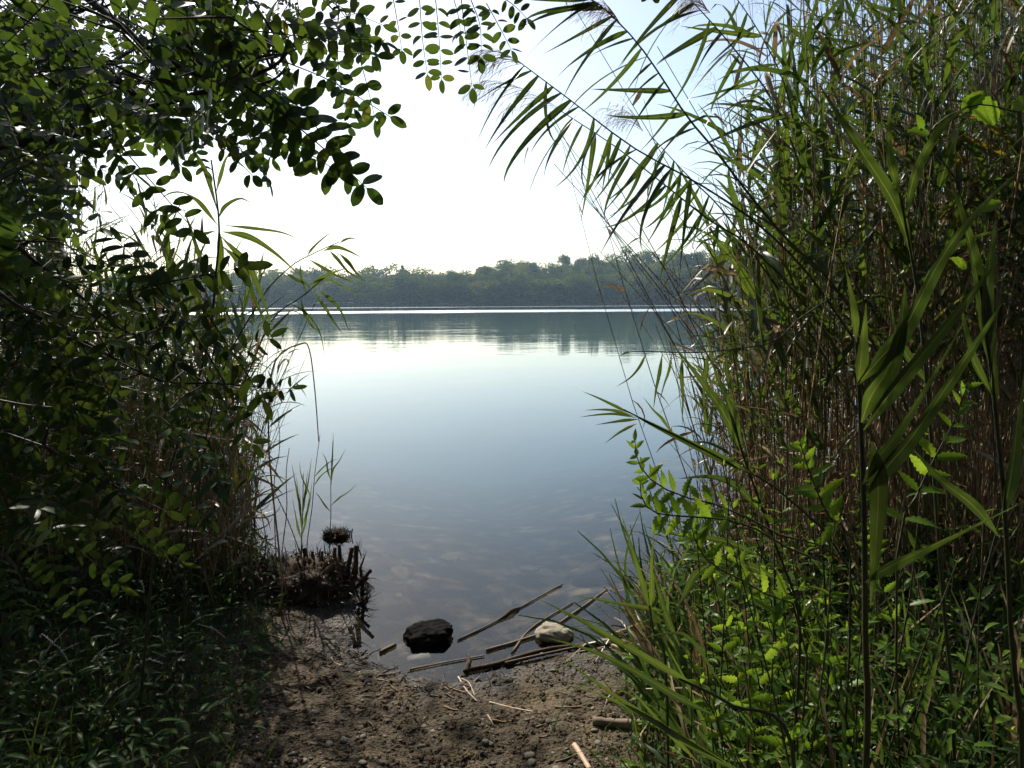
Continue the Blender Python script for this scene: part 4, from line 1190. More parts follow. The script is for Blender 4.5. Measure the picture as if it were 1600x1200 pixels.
tag(link('dry_reed_leaves', md.mesh('dry_reed_leaves', M_DRY_T)), 'withered brown reed leaves hanging among the canes', 'dry leaves', kind='stuff')

# arching broad-leaved reeds in front of the far wood
def left_hero(stem, base, blades, label, d, r=.005):
    return near_reed(stem, base, blades, label, r, d=d)
left_hero([(250, 800, 2.3), (320, 560, 2.25), (338, 420, 2.2), (342, 345, 2.2), (330, 250, 2.2)], (-1.35, 2.35), [
    ([(342, 356), (346, 400), (344, 450), (341, 500)], 17, .3), ([(348, 362), (390, 370), (430, 395), (470, 432)], 14, .4), ([(346, 370), (385, 410), (405, 450), (428, 520)], 17, -.4),
    ([(350, 352), (400, 357), (440, 363), (470, 375)], 7, .5), ([(340, 352), (315, 320), (300, 308), (285, 300)], 10, .4), ([(338, 360), (310, 368), (290, 366), (270, 367)], 9, .3),
    ([(348, 385), (380, 415), (400, 470), (440, 560)], 15, .3), ([(342, 340), (352, 322), (375, 310), (394, 318)], 8, .3), ([(340, 330), (322, 270), (305, 240), (288, 215)], 10, .4), ([(338, 300), (346, 270), (352, 250), (362, 236)], 8, .4)],
    'reed with broad drooping dark leaves rising before the far wood', 2.2)
left_hero([(300, 760, 2.7), (380, 600, 2.65), (425, 500, 2.6), (470, 465, 2.6), (500, 440, 2.6)], (-1.4, 2.8), [
    ([(486, 452), (500, 436), (520, 426), (544, 418)], 9, .4), ([(500, 455), (520, 470), (535, 490), (546, 520)], 9, .4), ([(490, 456), (508, 480), (520, 500), (536, 522)], 8, -.4), ([(470, 466), (476, 490), (490, 512), (506, 516)], 7, .4),
    ([(478, 446), (510, 436), (540, 450), (590, 470)], 5, .3), ([(455, 475), (480, 490), (500, 520), (508, 560)], 6, .3)],
    'thin reed with a tuft of leaves hanging over the far bright waterline', 2.6, .0035)
left_hero([(330, 640, 2.9), (400, 480, 2.85), (450, 420, 2.8), (490, 396, 2.8), (530, 378, 2.8)], (-1.5, 3.0), [
    ([(505, 392), (525, 386), (545, 392), (568, 404)], 9, .3), ([(515, 392), (528, 405), (545, 425), (572, 440)], 8, .3), ([(530, 396), (545, 410), (556, 425), (570, 440)], 9, .3), ([(482, 405), (505, 418), (530, 432), (575, 450)], 7, .3),
    ([(470, 412), (470, 430), (476, 450), (480, 462)], 6, .3), ([(480, 400), (488, 388), (505, 372), (522, 360)], 5, .3), ([(445, 425), (462, 436), (480, 445), (490, 460)], 7, .3), ([(530, 380), (540, 374), (550, 372), (560, 376)], 5, .2)],
    'reed arching outward with a small plume level with the far treetops', 2.8, .0035)
bent = near_reed([(440, 900, 3.4), (420, 700, 3.4), (428, 570, 3.4), (468, 538, 3.4), (483, 545, 3.4), (492, 610, 3.4), (498, 690, 3.4)], (-1.22, 3.5), [], 'dead stalk snapped over so that its top hangs down to the water', .005, 'bent_stalk', 3.4, 26, M_CANE)
bent['category'] = 'stalk'
for k, (pts, bs, lab) in enumerate([
    ([(432, 880, 3.75), (428, 760, 3.75), (437, 700, 3.75), (434, 640, 3.75)], (-1.3, 3.75), 'kinked dead stalk rising from the tussock'),
    ([(425, 880, 3.8), (405, 780, 3.8), (395, 690, 3.8), (380, 600, 3.8)], (-1.28, 3.8), 'long thin stalk leaning back from the tussock'),
    ([(470, 870, 3.7), (440, 790, 3.7), (400, 720, 3.7), (385, 690, 3.7)], (-1.13, 3.7), 'thin stalk slanting steeply across the tussock stalks'),
    ([(386, 890, 3.7), (390, 800, 3.7), (400, 700, 3.7), (425, 640, 3.7)], (-1.4, 3.7), 'straight thin stalk on the landward side of the tussock'),
    ([(440, 880, 3.6), (448, 800, 3.6), (447, 740, 3.6), (452, 700, 3.6)], (-1.2, 3.6), 'pale upright stalk in the middle of the tussock')]):
    near_reed(pts, bs, [], lab, .0035, 'bent_stalk', 3.7, 14, M_CANE)['category'] = 'stalk'
# young shoots on the tussock
near_reed([(472, 880, 3.75), (473, 800, 3.75), (474, 740, 3.75)], (-1.12, 3.78), [([(472, 790 + 8 * k), (472 + s_ * 6, 770 + 8 * k), (472 + s_ * 10, 750 + 8 * k), (472 + s_ * U(12, 22), 715 + 9 * k)], 4.5, .3) for k, s_ in enumerate((1, -1, .5, -.6, 1.2, -.3, .8, -1))],
          'bushy green reed shoot growing on the tussock', .004, d=3.75)
near_reed([(516, 880, 3.8), (517, 800, 3.8), (517, 750, 3.8), (520, 690, 3.8)], (-.98, 3.85), [([(517, 760), (520, 735), (530, 720), (541, 700)], 4, .3), ([(517, 750), (512, 735), (510, 720), (503, 706)], 4, .3), ([(517, 790), (530, 778), (545, 768), (558, 755)], 3.5, .3),
    ([(518, 740), (519, 720), (520, 700), (521, 675)], 4, .3), ([(517, 800), (508, 790), (498, 775), (492, 768)], 3.5, .3)], 'single slender reed shoot rising in front of the small root clump', .003, d=3.8)
near_reed([(480, 870, 3.8), (488, 790, 3.8), (492, 740, 3.8), (500, 680, 3.8)], (-1.08, 3.82), [([(490, 760), (500, 745), (512, 735), (525, 728)], 3.5, .3), ([(488, 780), (478, 760), (470, 740), (468, 720)], 3.5, .3), ([(492, 745), (500, 735), (515, 722), (530, 716)], 3.5, .3)],
          'thin reed shoot leaning between the two taller shoots of the tussock', .003, d=3.8)

# ================================================================ locust trees: pinnate leaves, the nearest with each leaflet its own
LFB = [blade(wd, 6, dr, f, prof_leaflet, bend=1.2) for wd, dr, f in ((.48, .25, .18), (.54, -.2, .12), (.43, .5, .3), (.56, .1, .10), (.50, .8, .2))]
ME_LFT = [mesh('leaflet', V, F, M_LOC) for V, F in LFB]
LFN = [blade(wd, 6, dr, f, prof_leaflet, bend=1.2) for wd, dr, f in ((.38, .3, .2), (.42, .1, .15), (.35, .55, .25))]
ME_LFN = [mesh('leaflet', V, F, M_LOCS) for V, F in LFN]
def pinnate_vf(pairs, droop, seed, lib=LFB, ls=.20):
    r = random.Random(seed)
    m = Mass()
    path = []
    c = Vector((0, 0, 0))
    for i in range(9):
        a = -droop * (i / 8) ** 1.3
        if i: c = c + Vector((math.cos(a), 0, math.sin(a))) / 8
        path.append(c.copy())
    m.add(*tube(path, [.008 - .0006 * i for i in range(9)], 3, False))
    for k in range(pairs):
        t = .2 + .75 * k / (pairs - 1)
        p, tn = along(path, t)
        l = ls * (1.0 - .25 * abs(t - .55)) * r.uniform(.85, 1.1)
        for s in (-1, 1):
            if r.random() < .05: continue
            dr = Vector((0, s, 0)) + tn * r.uniform(.2, .42) + Vector((0, 0, r.uniform(-.3, .05)))
            m.addm(lib[r.randrange(len(lib))], frame(p, dr, l, Vector((0, 0, 1)), r.uniform(-.3, .3)))
    p, tn = along(path, .99)
    m.addm(lib[0], frame(p, tn, ls))
    return np.concatenate(m.V), np.concatenate(m.F)
ME_PIN = [mesh('compound_leaf', *pinnate_vf(random.choice((6, 7, 8, 9)), U(.1, 1.1), 100 + i, LFB, (.21, .19, .17, .16, .2, .18, .15, .17)[i]), M_LOC) for i in range(8)]

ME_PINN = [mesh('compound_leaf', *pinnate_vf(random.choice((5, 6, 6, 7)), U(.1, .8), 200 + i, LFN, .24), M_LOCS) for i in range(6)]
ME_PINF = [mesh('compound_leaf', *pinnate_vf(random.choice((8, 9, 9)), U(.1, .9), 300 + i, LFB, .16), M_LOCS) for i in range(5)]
def hero_leaf(tree, TB, pts, size, pairs=6, tilt=.35, face=None, lib=ME_LFT):
    """compound leaf whose stalk follows the points; each leaflet an object of its own"""
    path = ppath(pts, 9)
    b = Vector(TB)
    part = link('compound_leaf', mesh('compound_leaf', *tube([q - b for q in path], [.0016 - .0001 * i for i in range(9)], 4, False), M_HSTEM), tree)
    for k in range(pairs):
        t = .16 + .80 * k / (pairs - 1)
        p, tn = along(path, min(t, .99))
        nrm = (face or Vector((U(-.35, .35), -1, U(-.1, .7)))).normalized()
        sd_ = tn.cross(nrm).normalized()
        for s in (-1, 1):
            if random.random() < .04: continue
            dr = sd_ * s + tn * U(.05, .45) + nrm * U(-tilt, tilt)
            link('leaflet', random.choice(lib), part, Matrix.Translation(-b) @ frame(p + sd_ * s * .003, dr, size * U(.85, 1.15), nrm + Vector((U(-.5, .5), U(-.3, .3), U(-.5, .5))), 0))
    p, tn = along(path, .99)
    link('leaflet', random.choice(lib), part, Matrix.Translation(-b) @ frame(p, tn, size * 1.1, Vector((U(-.3, .3), -1, U(-.3, .3)))))

def branch(tree, TB, pts, r0, r1, n=18):
    path = spline([Vector(q) if isinstance(q, Vector) else at(*q) for q in pts], n)
    b = Vector(TB)
    link('branch', mesh('branch', *tube([q - b for q in path], [r0 + (r1 - r0) * i / (n - 1) * (1 + U(-.1, .1)) for i in range(n)], 6, False), M_BARK), tree)
    return path

def fill_leaves(tree, TB, n, region, dr_fn, size, near_path=None, lib=ME_PIN):
    b = Vector(TB)
    c = 0; tries = 0
    twig = Mass()
    while c < n and tries < n * 40:
        tries += 1
        q = region()
        if q is None: continue
        px, py, d = q
        p = at(px, py, d)
        dr = dr_fn(px, py)
        c += 1
        link('compound_leaf', random.choice(lib), tree, Matrix.Translation(-b) @ frame(p, dr, U(*size), Vector((U(-.6, .6), -U(.1, 1.0), U(.2, 1))), U(-.5, .5)))
        if near_path and random.random() < .8:
            s = min(near_path, key=lambda v: (v - p).length)
            if (s - p).length < .9:
                mid = s.lerp(p, .5) + Vector((U(-.03, .03), U(-.03, .03), U(0, .05)))
                twig.add(*tube([s - b, mid - b, p - b], [.0032, .0024, .0014], 4, False))
    if twig.n:
        o = link('twigs', mesh('twigs', np.concatenate(twig.V), np.concatenate(twig.F), M_BARK), tree); o['kind'] = 'stuff'

TB = (-2.7, 2.0, gz(-2.7, 2.0))
locust = root('locust_tree', TB, 'locust tree whose leafy branches hang into the top of the view', 'tree')
trunk_path = [Vector(q) for q in ((-2.7, 2.0, TB[2] - .1), (-2.66, 2.02, .9), (-2.55, 2.0, 1.9), (-2.45, 1.95, 2.8), (-2.3, 1.95, 3.8), (-2.25, 2.0, 5.0))]
tp = spline(trunk_path, 14)
link('trunk', mesh('trunk', *tube([q - Vector(TB) for q in tp], [.11 - .0062 * i for i in range(14)], 10, False), M_BARK), locust)
bpA = branch(locust, TB, [Vector((-2.55, 2.0, 1.95)), (-150, 240, 1.95), (0, 226, 1.85), (100, 213, 1.78), (165, 192, 1.72), (220, 172, 1.65), (330, 140, 1.6), (420, 108, 1.55), (448, 84, 1.5)], .016, .003)
bpB = branch(locust, TB, [Vector((-2.4, 1.95, 3.0)), (-60, -170, 2.1), (60, -70, 1.95), (140, 0, 1.85), (190, 40, 1.75), (232, 75, 1.7), (330, 128, 1.65), (410, 132, 1.6), (445, 110, 1.55)], .015, .003)
bpC = branch(locust, TB, [Vector((-2.28, 1.95, 3.9)), (180, -420, 2.3), (420, -230, 2.3), (600, -110, 2.25), (700, -45, 2.2), (790, -25, 2.15)], .02, .003)
bpD = branch(locust, TB, [Vector((-2.4, 1.95, 3.0)), (-120, 20, 2.3), (20, 60, 2.2), (110, 110, 2.1), (200, 130, 2.0), (270, 110, 1.95)], .014, .003)
bpE = branch(locust, TB, [(420, -230, 2.3), (450, -90, 2.0), (480, -30, 1.9), (520, 15, 1.8)], .007, .002)
for pts, size, pairs in [
    ([(168, 204, 1.45), (216, 260, 1.42), (272, 324, 1.4), (304, 360, 1.38)], .036, 6), ([(290, 185, 1.6), (345, 225, 1.58), (396, 276, 1.55)], .034, 5), ([(392, 176, 1.35), (460, 225, 1.33), (528, 268, 1.3)], .044, 5),
    ([(444, 96, 1.5), (520, 128, 1.48), (612, 184, 1.45)], .034, 7), ([(432, 76, 1.55), (520, 80, 1.52), (592, 86, 1.5)], .032, 6), ([(424, 68, 1.55), (500, 38, 1.5), (560, 20, 1.5)], .034, 6), ([(372, 96, 1.6), (420, 52, 1.6), (470, 25, 1.6)], .034, 6),
    ([(416, 132, 1.3), (470, 170, 1.28), (522, 236, 1.25)], .046, 6), ([(296, 80, 1.5), (320, 25, 1.5), (345, -20, 1.5)], .042, 5), ([(390, 92, 1.4), (362, 62, 1.4), (335, 40, 1.4)], .042, 4), ([(448, 84, 1.5), (500, 60, 1.5), (575, 62, 1.5)], .032, 6),
    ([(612, -15, 2.1), (622, 40, 2.1), (628, 80, 2.1)], .034, 4), ([(655, -10, 2.1), (660, 60, 2.1), (668, 118, 2.1)], .040, 6), ([(680, -8, 2.2), (686, 60, 2.2), (690, 126, 2.2)], .036, 6), ([(720, -8, 2.1), (728, 60, 2.1), (738, 140, 2.1)], .040, 7),
    ([(760, 5, 2.2), (782, 45, 2.2), (800, 80, 2.2)], .036, 5), ([(736, 0, 2.1), (750, 40, 2.1), (752, 92, 2.1)], .040, 6), ([(784, -5, 2.15), (805, 10, 2.15), (824, 30, 2.15)], .034, 4), ([(700, -30, 2.2), (715, 20, 2.2), (720, 55, 2.2)], .036, 4),
    ([(340, 140, 1.5), (390, 120, 1.5), (440, 150, 1.48), (470, 185, 1.45)], .040, 5), ([(230, 165, 1.6), (250, 215, 1.6), (285, 262, 1.6)], .036, 5), ([(480, -20, 1.8), (530, 10, 1.8), (600, 40, 1.8)], .034, 6)]:
    hero_leaf(locust, TB, pts, size, pairs)
def regA():
    px, py = U(-90, 560), U(-70, 420)
    lim = 430 if px < 10 else (300 if px < 70 else (165 if px < 400 else 110))
    if py > lim or (px > 380 and random.random() < .45): return None
    if px > 90 and random.random() < .4: return None
    return px, py, U(1.25, 2.4)
allp = bpA + bpB + bpD + bpE
fill_leaves(locust, TB, 165, regA, lambda px, py: Vector((U(-.3, 1), U(-.5, .3), U(-1.0, .2))), (.19, .28), allp)
def regC():
    return U(640, 1050), U(-440, -130), U(2.0, 3.0)
fill_leaves(locust, TB, 75, regC, lambda px, py: Vector((U(-.4, .8), U(-.4, .4), U(-1.2, -.2))), (.2, .28), bpC)

T2 = (-3.5, 3.3, gz(-3.5, 3.3))
loc2 = root('locust_tree', T2, 'second locust tree farther back, its dense dark foliage filling the upper corner', 'tree')
t2p = spline([Vector(q) for q in ((-3.5, 3.3, T2[2] - .1), (-3.45, 3.3, 1.0), (-3.35, 3.25, 2.2), (-3.2, 3.2, 3.4), (-3.0, 3.2, 4.8))], 14)
link('trunk', mesh('trunk', *tube([q - Vector(T2) for q in t2p], [.09 - .005 * i for i in range(14)], 10, False), M_BARK), loc2)
b2 = branch(loc2, T2, [Vector((-3.38, 3.25, 1.9)), (-60, 300, 3.1), (60, 250, 3.0), (180, 210, 2.9)], .014, .004) + branch(loc2, T2, [Vector((-3.3, 3.2, 2.7)), (-40, 120, 3.0), (80, 90, 2.9), (220, 100, 2.8)], .014, .004) \
    + branch(loc2, T2, [Vector((-3.4, 3.25, 1.5)), (-60, 420, 3.0), (40, 380, 2.9), (120, 370, 2.8)], .012, .003)
def regD():
    px, py = U(-190, 90), U(20, 430)
    if px > 10 and py > 240: return None
    if px > 50 and py > 160: return None
    return px, py, U(2.5, 3.4)
fill_leaves(loc2, T2, 150, regD, lambda px, py: Vector((U(-.3, 1), U(-.5, .3), U(-1.0, .2))), (.22, .32), b2, ME_PINF)
b3 = branch(loc2, T2, [Vector((-3.0, 3.2, 4.8)), Vector((-1.8, 3.0, 4.9)), Vector((-.6, 2.7, 4.3)), Vector((.3, 2.5, 3.7))], .03, .005)
fill_leaves(loc2, T2, 100, lambda: (U(720, 1250), U(-640, -170), U(2.0, 3.1)), lambda px, py: Vector((U(-.4, .8), U(-.4, .4), U(-1.2, -.2))), (.22, .32), b3)
T3 = (-4.6, 7.0, gz(-4.6, 7.0))  # tree added so that its mostly unseen crown shades the left bank
loc3 = root('locust_tree', T3, 'third locust tree added behind the reeds to shade the bank, its crown mostly above the picture', 'tree')
t3p = spline([Vector(q) for q in ((-4.6, 7.0, T3[2] - .1), (-4.5, 7.0, 1.5), (-4.3, 6.8, 3.0), (-3.9, 6.6, 4.4), (-3.5, 6.4, 5.6))], 14)
link('trunk', mesh('trunk', *tube([q - Vector(T3) for q in t3p], [.11 - .006 * i for i in range(14)], 10, False), M_BARK), loc3)
b4 = branch(loc3, T3, [Vector((-4.2, 6.8, 3.3)), Vector((-3.5, 6.4, 3.7)), Vector((-2.8, 6.2, 3.9)), Vector((-2.2, 6.1, 3.8))], .03, .006) + branch(loc3, T3, [Vector((-3.8, 6.5, 4.6)), Vector((-3.0, 6.0, 4.7)), Vector((-2.3, 5.8, 4.6))], .025, .005)
def regT():
    while True:
        v = Vector((U(-1, 1), U(-1, 1), U(-1, 1)))
        if v.length < 1: break
    p = Vector((-3.35, 6.3, 4.45)) + Vector((v.x * 1.55, v.y * 1.3, v.z * 1.25))
    q = CAM_ROT.transposed() @ (p - Vector((0, 0, CAM_Z)))
    return 800 + FPX * q.x / -q.z, 600 - FPX * q.y / -q.z, p.y
fill_leaves(loc3, T3, 285, regT, lambda px, py: Vector((U(-1, 1), U(-.7, .7), U(-1.0, .2))), (.28, .38), b4, ME_PINF)
SB = (-1.9, 2.35, gz(-1.9, 2.35))
sap = root('locust_sapling', SB, 'low young locust with dark leaves in front of the shaded reeds', 'sapling')
sp0 = branch(sap, SB, [Vector((-1.9, 2.35, SB[2] - .05)), Vector((-1.87, 2.3, .7)), Vector((-1.82, 2.25, 1.4)), Vector((-1.7, 2.2, 2.0))], .018, .006)
sp1 = branch(sap, SB, [Vector((-1.83, 2.25, 1.35)), (-80, 420, 2.1), (20, 474, 2.0), (135, 535, 1.95), (189, 565, 1.92), (256, 596, 1.9), (341, 599, 1.9), (400, 605, 1.9)], .008, .002)
sp2 = branch(sap, SB, [Vector((-1.85, 2.28, 1.0)), (-20, 640, 1.9), (60, 690, 1.85), (130, 735, 1.8), (200, 770, 1.8)], .007, .002)
sp3 = branch(sap, SB, [Vector((-1.7, 2.2, 2.0)), (20, 380, 2.0), (110, 450, 2.0), (200, 520, 2.0), (250, 515, 2.0)], .007, .002)
for pts, size, pairs in [
    ([(200, 522, 1.75), (245, 514, 1.72), (325, 490, 1.7)], .044, 6), ([(304, 582, 1.85), (361, 558, 1.85), (425, 525, 1.85)], .040, 7), ([(338, 600, 1.9), (405, 610, 1.9), (458, 606, 1.9)], .034, 6), ([(338, 605, 1.85), (365, 653, 1.85), (396, 695, 1.85)], .040, 5),
    ([(240, 600, 1.8), (285, 625, 1.8), (300, 690, 1.8)], .042, 6), ([(105, 555, 1.6), (120, 610, 1.58), (105, 672, 1.55)], .050, 6), ([(0, 625, 1.5), (40, 632, 1.5), (82, 636, 1.5)], .042, 4), ([(5, 675, 1.5), (50, 690, 1.48), (118, 714, 1.45)], .046, 5),
    ([(125, 727, 1.7), (200, 770, 1.7), (262, 800, 1.7)], .042, 6), ([(150, 560, 1.75), (170, 620, 1.75), (165, 680, 1.75)], .046, 6), ([(40, 480, 1.6), (90, 500, 1.6), (140, 560, 1.6)], .044, 6), ([(10, 740, 1.5), (60, 760, 1.5), (105, 790, 1.5)], .044, 5)]:
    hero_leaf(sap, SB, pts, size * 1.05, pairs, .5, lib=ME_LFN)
def regB():
    px, py = U(-60, 330), U(400, 860)
    if px > 130 + (860 - py) * .9 or (px > 200 and random.random() < .5): return None
    return px, py, U(1.6, 2.7)
fill_leaves(sap, SB, 120, regB, lambda px, py: Vector((U(-.3, 1), U(-.6, .2), U(-.8, .4))), (.19, .28), sp0 + sp1 + sp2 + sp3, ME_PINN)

# ================================================================ serrated herbs among the reeds
HB = [blade(.42, 12, dr, f, prof_lance, teeth=.34, bend=1.3) for dr, f in ((.3, .3), (.8, .25), (.1, .2))]
ME_HB = [mesh('leaf', V, F, M_NET) for V, F in HB]
def herb(path, n, l, label, group=None, t0=.15, name='serrated_herb', flat=False):
    b = path[0].copy()
    t = root(name, b, label, 'herb', group)
    k_ = len(path)
    link('stem', mesh('stem', *tube([q - b for q in path], [.0032 * (1 - .6 * i / (k_ - 1)) for i in range(k_)], 4, False), M_HSTEM), t)
    T = Matrix.Translation(-b)
    az = U(0, 3.1)
    for i in range(n):
        tt = t0 + (.98 - t0) * i / (n - 1)
        p, tn = along(path, tt)
        az += math.pi / 2
        ll = l * (1.0 - .55 * max(0, tt - .55) / .45) * U(.8, 1.15)
        for s in (0, math.pi):
            if random.random() < .08: continue
            a = az + s + U(-.3, .3)
            ref = Vector((math.cos(a), math.sin(a) * (.45 if flat else 1), .9 * math.sin(a) if flat else 0)); ref = (ref - tn * ref.dot(tn)).normalized()
            dr = ref + tn * U(.2, .9 if tt < .85 else 1.6)
            link('leaf', random.choice(ME_HB), t, T @ frame(p, dr, ll, Vector((U(-.4, .4), -.7, .6)) if flat else Vector((0, -.25, 1)), U(-.5, .5)))
    return t
def hp(pts, base, n=12):
    return spline([Vector((base[0], base[1], gz(base[0], base[1])))] + [at(*q) for q in pts], n)
herb(hp([(1300, 900, 1.75), (1210, 832, 1.72), (1130, 792, 1.7), (1065, 775, 1.7), (1020, 752, 1.68), (996, 720, 1.66), (992, 684, 1.65)], (.85, 1.85)), 13, .062, 'serrated herb reaching farthest over the water with a bright tip', t0=.42, flat=True)
herb(hp([(1300, 930, 1.7), (1220, 850, 1.65), (1150, 815, 1.62), (1075, 807, 1.6), (1030, 803, 1.6), (1005, 785, 1.6), (1000, 752, 1.6)], (.8, 1.75)), 11, .058, 'serrated herb bending level just above the water, below the highest one', t0=.45, flat=True)
herb(hp([(1260, 1000, 1.6), (1180, 920, 1.6), (1110, 880, 1.6), (1085, 840, 1.6), (1080, 815, 1.6)], (.7, 1.65)), 11, .062, 'serrated herb leaning over the wet soil under the level blades', t0=.3, flat=True)
herb(hp([(1330, 900, 1.55), (1290, 800, 1.55), (1262, 730, 1.55), (1250, 690, 1.55)], (.8, 1.6)), 11, .066, 'bright serrated herb just in front of the dry canes', t0=.4, flat=True)
herb(hp([(1400, 900, 1.5), (1440, 760, 1.5), (1490, 660, 1.5), (1510, 600, 1.5)], (.95, 1.55)), 11, .07, 'bright serrated herb behind the big dark reed', t0=.35, flat=True)
for i in range(74):
    px, py = U(1070, 1360), U(720, 1150)
    d = U(1.45, 2.5)
    tip = at(px, py - U(0, 110), d)
    bx, by = tip.x + U(0, .25), d + U(-.1, .25)
    bz = gz(bx, by)
    if tip.z < bz + .15 or sdist(bx, by) < .02: continue
    path = spline([Vector((bx, by, bz)), Vector((bx, by, bz)).lerp(tip, .55) + Vector((U(0, .06), 0, U(.0, .05))), tip], 8)
    herb(path, random.randint(6, 8), U(.045, .066), 'yellow green serrated herb in the sunlit patch before the reeds', 'herbs of the sunlit patch', .25, flat=random.random() < .6)
for i in range(20):
    px, py = U(1320, 1600), U(700, 1150)
    d = U(1.3, 2.4)
    tip = at(px, py - U(0, 60), d)
    bx, by = tip.x + U(-.1, .2), d + U(-.1, .25); bz = gz(bx, by)
    if tip.z < bz + .15: continue
    path = spline([Vector((bx, by, bz)), Vector((bx, by, bz)).lerp(tip, .55) + Vector((U(-.04, .06), 0, 0)), tip], 8)
    herb(path, random.randint(4, 6), U(.045, .07), 'dark serrated herb in the shade behind the big reeds', 'herbs in the shade of the big reeds', .3)
# climbing vine with a few bright leaves high in the stand
VB = [blade(.8, 10, .4, .2, lambda t: max(.03, math.sin(math.pi * min(1, t * 1.0)) ** .6 * (1 - .35 * t)), teeth=.2)]
mv = mesh('leaf', *VB[0], M_NET)
vb = Vector((2.05, 2.7, gz(2.05, 2.7)))
vine = root('climbing_vine', vb, 'climbing vine with a few bright toothed leaves high among the reeds', 'vine')
vp = spline([vb, at(1560, 800, 2.6), at(1540, 500, 2.4), at(1500, 300, 2.2), at(1450, 215, 2.1), at(1520, 165, 2.1), at(1590, 175, 2.1)], 22)
link('stem', mesh('stem', *tube([q - vb for q in vp], .0022, 4, False), M_HSTEM), vine)
for px, py, s, a in ((1455, 212, .075, 2.9), (1440, 205, .05, 1.9), (1505, 175, .08, .9), (1560, 190, .13, 2.6), (1580, 170, .11, .3), (1530, 330, .07, .5), (1510, 420, .06, 2.5)):
    link('leaf', mv, vine, Matrix.Translation(-vb) @ frame(at(px, py, 2.12), Vector((math.cos(a), -.2, math.sin(a))), s, Vector((0, -1, .5)), U(-.3, .3)))

# ================================================================ weeds and grass on the shaded bank and under the herbs
LW = [blade(.2, 7, dr, .3, prof_lance, bend=1.2) for dr in (.4, .9, 1.3)]
ME_LW = [mesh('leaf', V, F, M_WEED) for V, F in LW]
M_FLW = solid_mat('pale_flower', [(0.3, (.35, .30, .28)), (.7, (.6, .55, .5))], rough=.8)
def spike_mesh():
    m = Mass()
    for i in range(26):
        t = i / 25; p = Vector((t * .12, 0, -.05 * t * t))
        V, F = ico_quads(rng)
        m.add(V * .0022 + np.array(p) + rng.normal(size=3) * .0016, F[:11], .5)
    m.add(*tube([(0, 0, 0), (.06, 0, -.012), (.12, 0, -.05)], .0009, 4))
    return mesh('flower_spike', np.concatenate(m.V), np.concatenate(m.F), M_FLW)
ME_SP = [spike_mesh() for _ in range(2)]
def weed(x, y, h, label, group, nl=9):
    b = Vector((x, y, gz(x, y)))
    ln = Vector((U(-.12, .2), U(-.15, .1), 0))
    path = [b + ln * t * t + Vector((0, 0, h * t)) for t in np.linspace(0, 1, 6)]
    t = root('shade_weed', b, label, 'weed', group)
    link('stem', mesh('stem', *tube([q - b for q in path], [.003, .0028, .0025, .002, .0016, .001], 4, False), M_HSTEM), t)
    a = U(0, 6)
    for i in range(nl):
        p, tn = along(path, .15 + .84 * i / (nl - 1)); a += 2.4
        link('leaf', random.choice(ME_LW), t, Matrix.Translation(-b) @ frame(p, Vector((math.cos(a), math.sin(a), U(.1, .8))), U(.07, .12) * (1.1 - .4 * i / nl), roll=U(-.3, .3)))
    if random.random() < .55:
        link('flower_spike', random.choice(ME_SP), t, Matrix.Translation(-b) @ frame(path[-1], Vector((U(-.5, 1), U(-.6, .2), .7)), U(.7, 1.3)))
c = 0
while c < 46:
    px, py = U(0, 350), U(900, 1190)
    q = ong(px, py)
    if q.y < 1.9 or sdist(q.x, q.y) < .2 or px > 390 - (1200 - py) * .15: continue
    c += 1
    weed(q.x, q.y, U(.16, .42), 'narrow-leaved weed in the dark undergrowth of the shaded bank', 'weeds of the shaded bank', random.randint(7, 10))
gl_, gd_, gh_ = Mass(), Mass(), Mass()
GB = [blade(.035, 5, dr, .25, prof_grass, twist=tw, bend=1.4) for dr, tw in ((.4, .3), (.9, -.5), (1.5, .6), (2.1, -.2))]
LWm = [blade(.22, 4, dr, .3, prof_lance) for dr in (.4, 1.0)]
c = 0
while c < 5400:      # shaded bank
    d = U(1.5, 4.3); px = -260 + 680 * random.random()
    x = (px - 800) / FPX * d
    s = sdist(x, d)
    if s < .05: continue
    edge = (x + 1.05 + (d - 2.6) * .12)
    if edge > 0 and random.random() > math.exp(-edge * 16): continue
    c += 1
    k = U(.08, .34) * (1 if edge < -.3 else .55)
    p = (x, d, gz(x, d))
    if random.random() < .62:
        gl_.addm(random.choice(GB), frame(p, Vector((U(-.6, .6), U(-.6, .6), 1)), k, Vector((U(-1, 1), U(-1, 1), .1))), random.random())
    else:
        a = U(0, 6.28)
        gl_.addm(random.choice(LWm), frame((x, d, p[2] + U(.03, .3)), Vector((math.cos(a), math.sin(a), U(-.3, .5))), U(.05, .11)), random.random())
c = 0
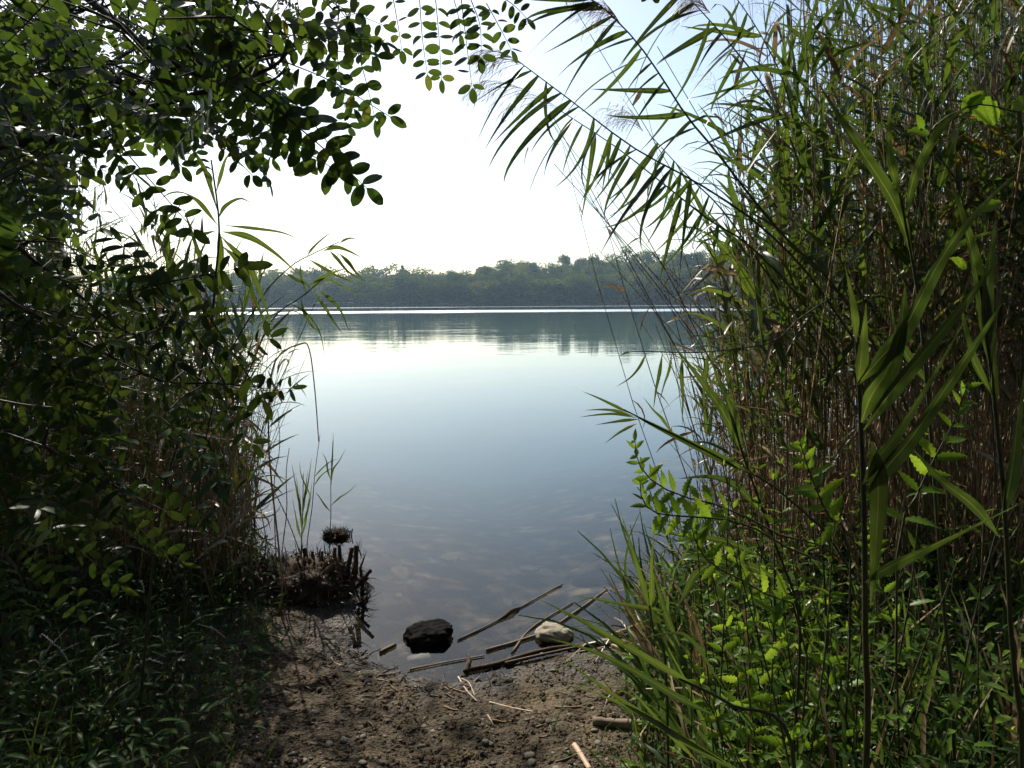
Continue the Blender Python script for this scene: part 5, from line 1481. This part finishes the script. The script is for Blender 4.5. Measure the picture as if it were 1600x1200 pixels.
while c < 6200:      # under the herbs and reeds
    d = U(.95, 3.6); px = 1000 + 680 * random.random()
    x = (px - 800) / FPX * d
    s = sdist(x, d)
    edge = 0.40 + (d - 1.6) * .02 - x
    if s < .0: continue
    if edge > 0 and random.random() > math.exp(-edge * 22): continue
    if d < 1.5 and x < .35: continue
    c += 1
    p = (x, d, gz(x, d))
    if random.random() < .68:
        hh_ = U(.15, .75) * (1 if edge < -.15 else .5)
        tgt = gd_ if random.random() < .25 else gl_
        tgt.addm(random.choice(GB), frame(p, Vector((U(-.6, .4), U(-.5, .5), 1)), hh_, Vector((U(-1, 1), U(-1, 1), .1))), random.random())
    else:
        a = U(0, 6.28)
        (gl_ if random.random() < .4 else gh_).addm(random.choice(LWm) if random.random() < .3 else HB[random.randrange(3)], frame((x, d, p[2] + U(.02, .62) * (1 if edge < -.15 else .4)), Vector((math.cos(a), math.sin(a), U(-.3, .6))), U(.035, .075)), min(1, random.random() + .3))
tag(link('undergrowth', gl_.mesh('undergrowth', M_WEED_T)), 'thick green grass and small leaves covering the bank under the reeds', 'undergrowth', kind='stuff')
tag(link('herb_foliage', gh_.mesh('herb_foliage', M_NET_T)), 'small serrated green leaves crowding under the reeds', 'herb leaves', kind='stuff')
tag(link('dead_grass', gd_.mesh('dead_grass', M_DRY_T)), 'dead straw coloured grass blades in the undergrowth', 'grass', kind='stuff')
# trodden litter of dead leaves and stems on the shaded side of the bank
lt = Mass()
for i in range(1500):
    px, py = U(330, 660), U(985, 1130)
    if random.random() < .3: px, py = U(560, 1040), U(1005, 1100)
    q = ong(px, py); s = sdist(q.x, q.y)
    if s < -.03 or random.random() > math.exp(-max(s, 0) * 3): continue
    a = U(0, 6.28)
    lt.addm(blade(U(.06, .16), 4, U(-.4, .9), .2, prof_grass, twist=U(-1, 1)), frame((q.x, q.y, gz(q.x, q.y) + .004), Vector((math.cos(a), math.sin(a), U(-.05, .25))), U(.02, .09), roll=U(-.6, .6)), random.random() * .7)
tag(link('leaf_litter', lt.mesh('leaf_litter', leaf_mat('litter', [(0, (.02, .014, .009)), (.6, (.07, .047, .028)), (1, (.2, .14, .08))], trans=1.0, tfac=.1, use_tint=True, sheen=.03, gloss=.01))), 'dark trodden litter of dead stems along the waterline', 'litter', kind='stuff')
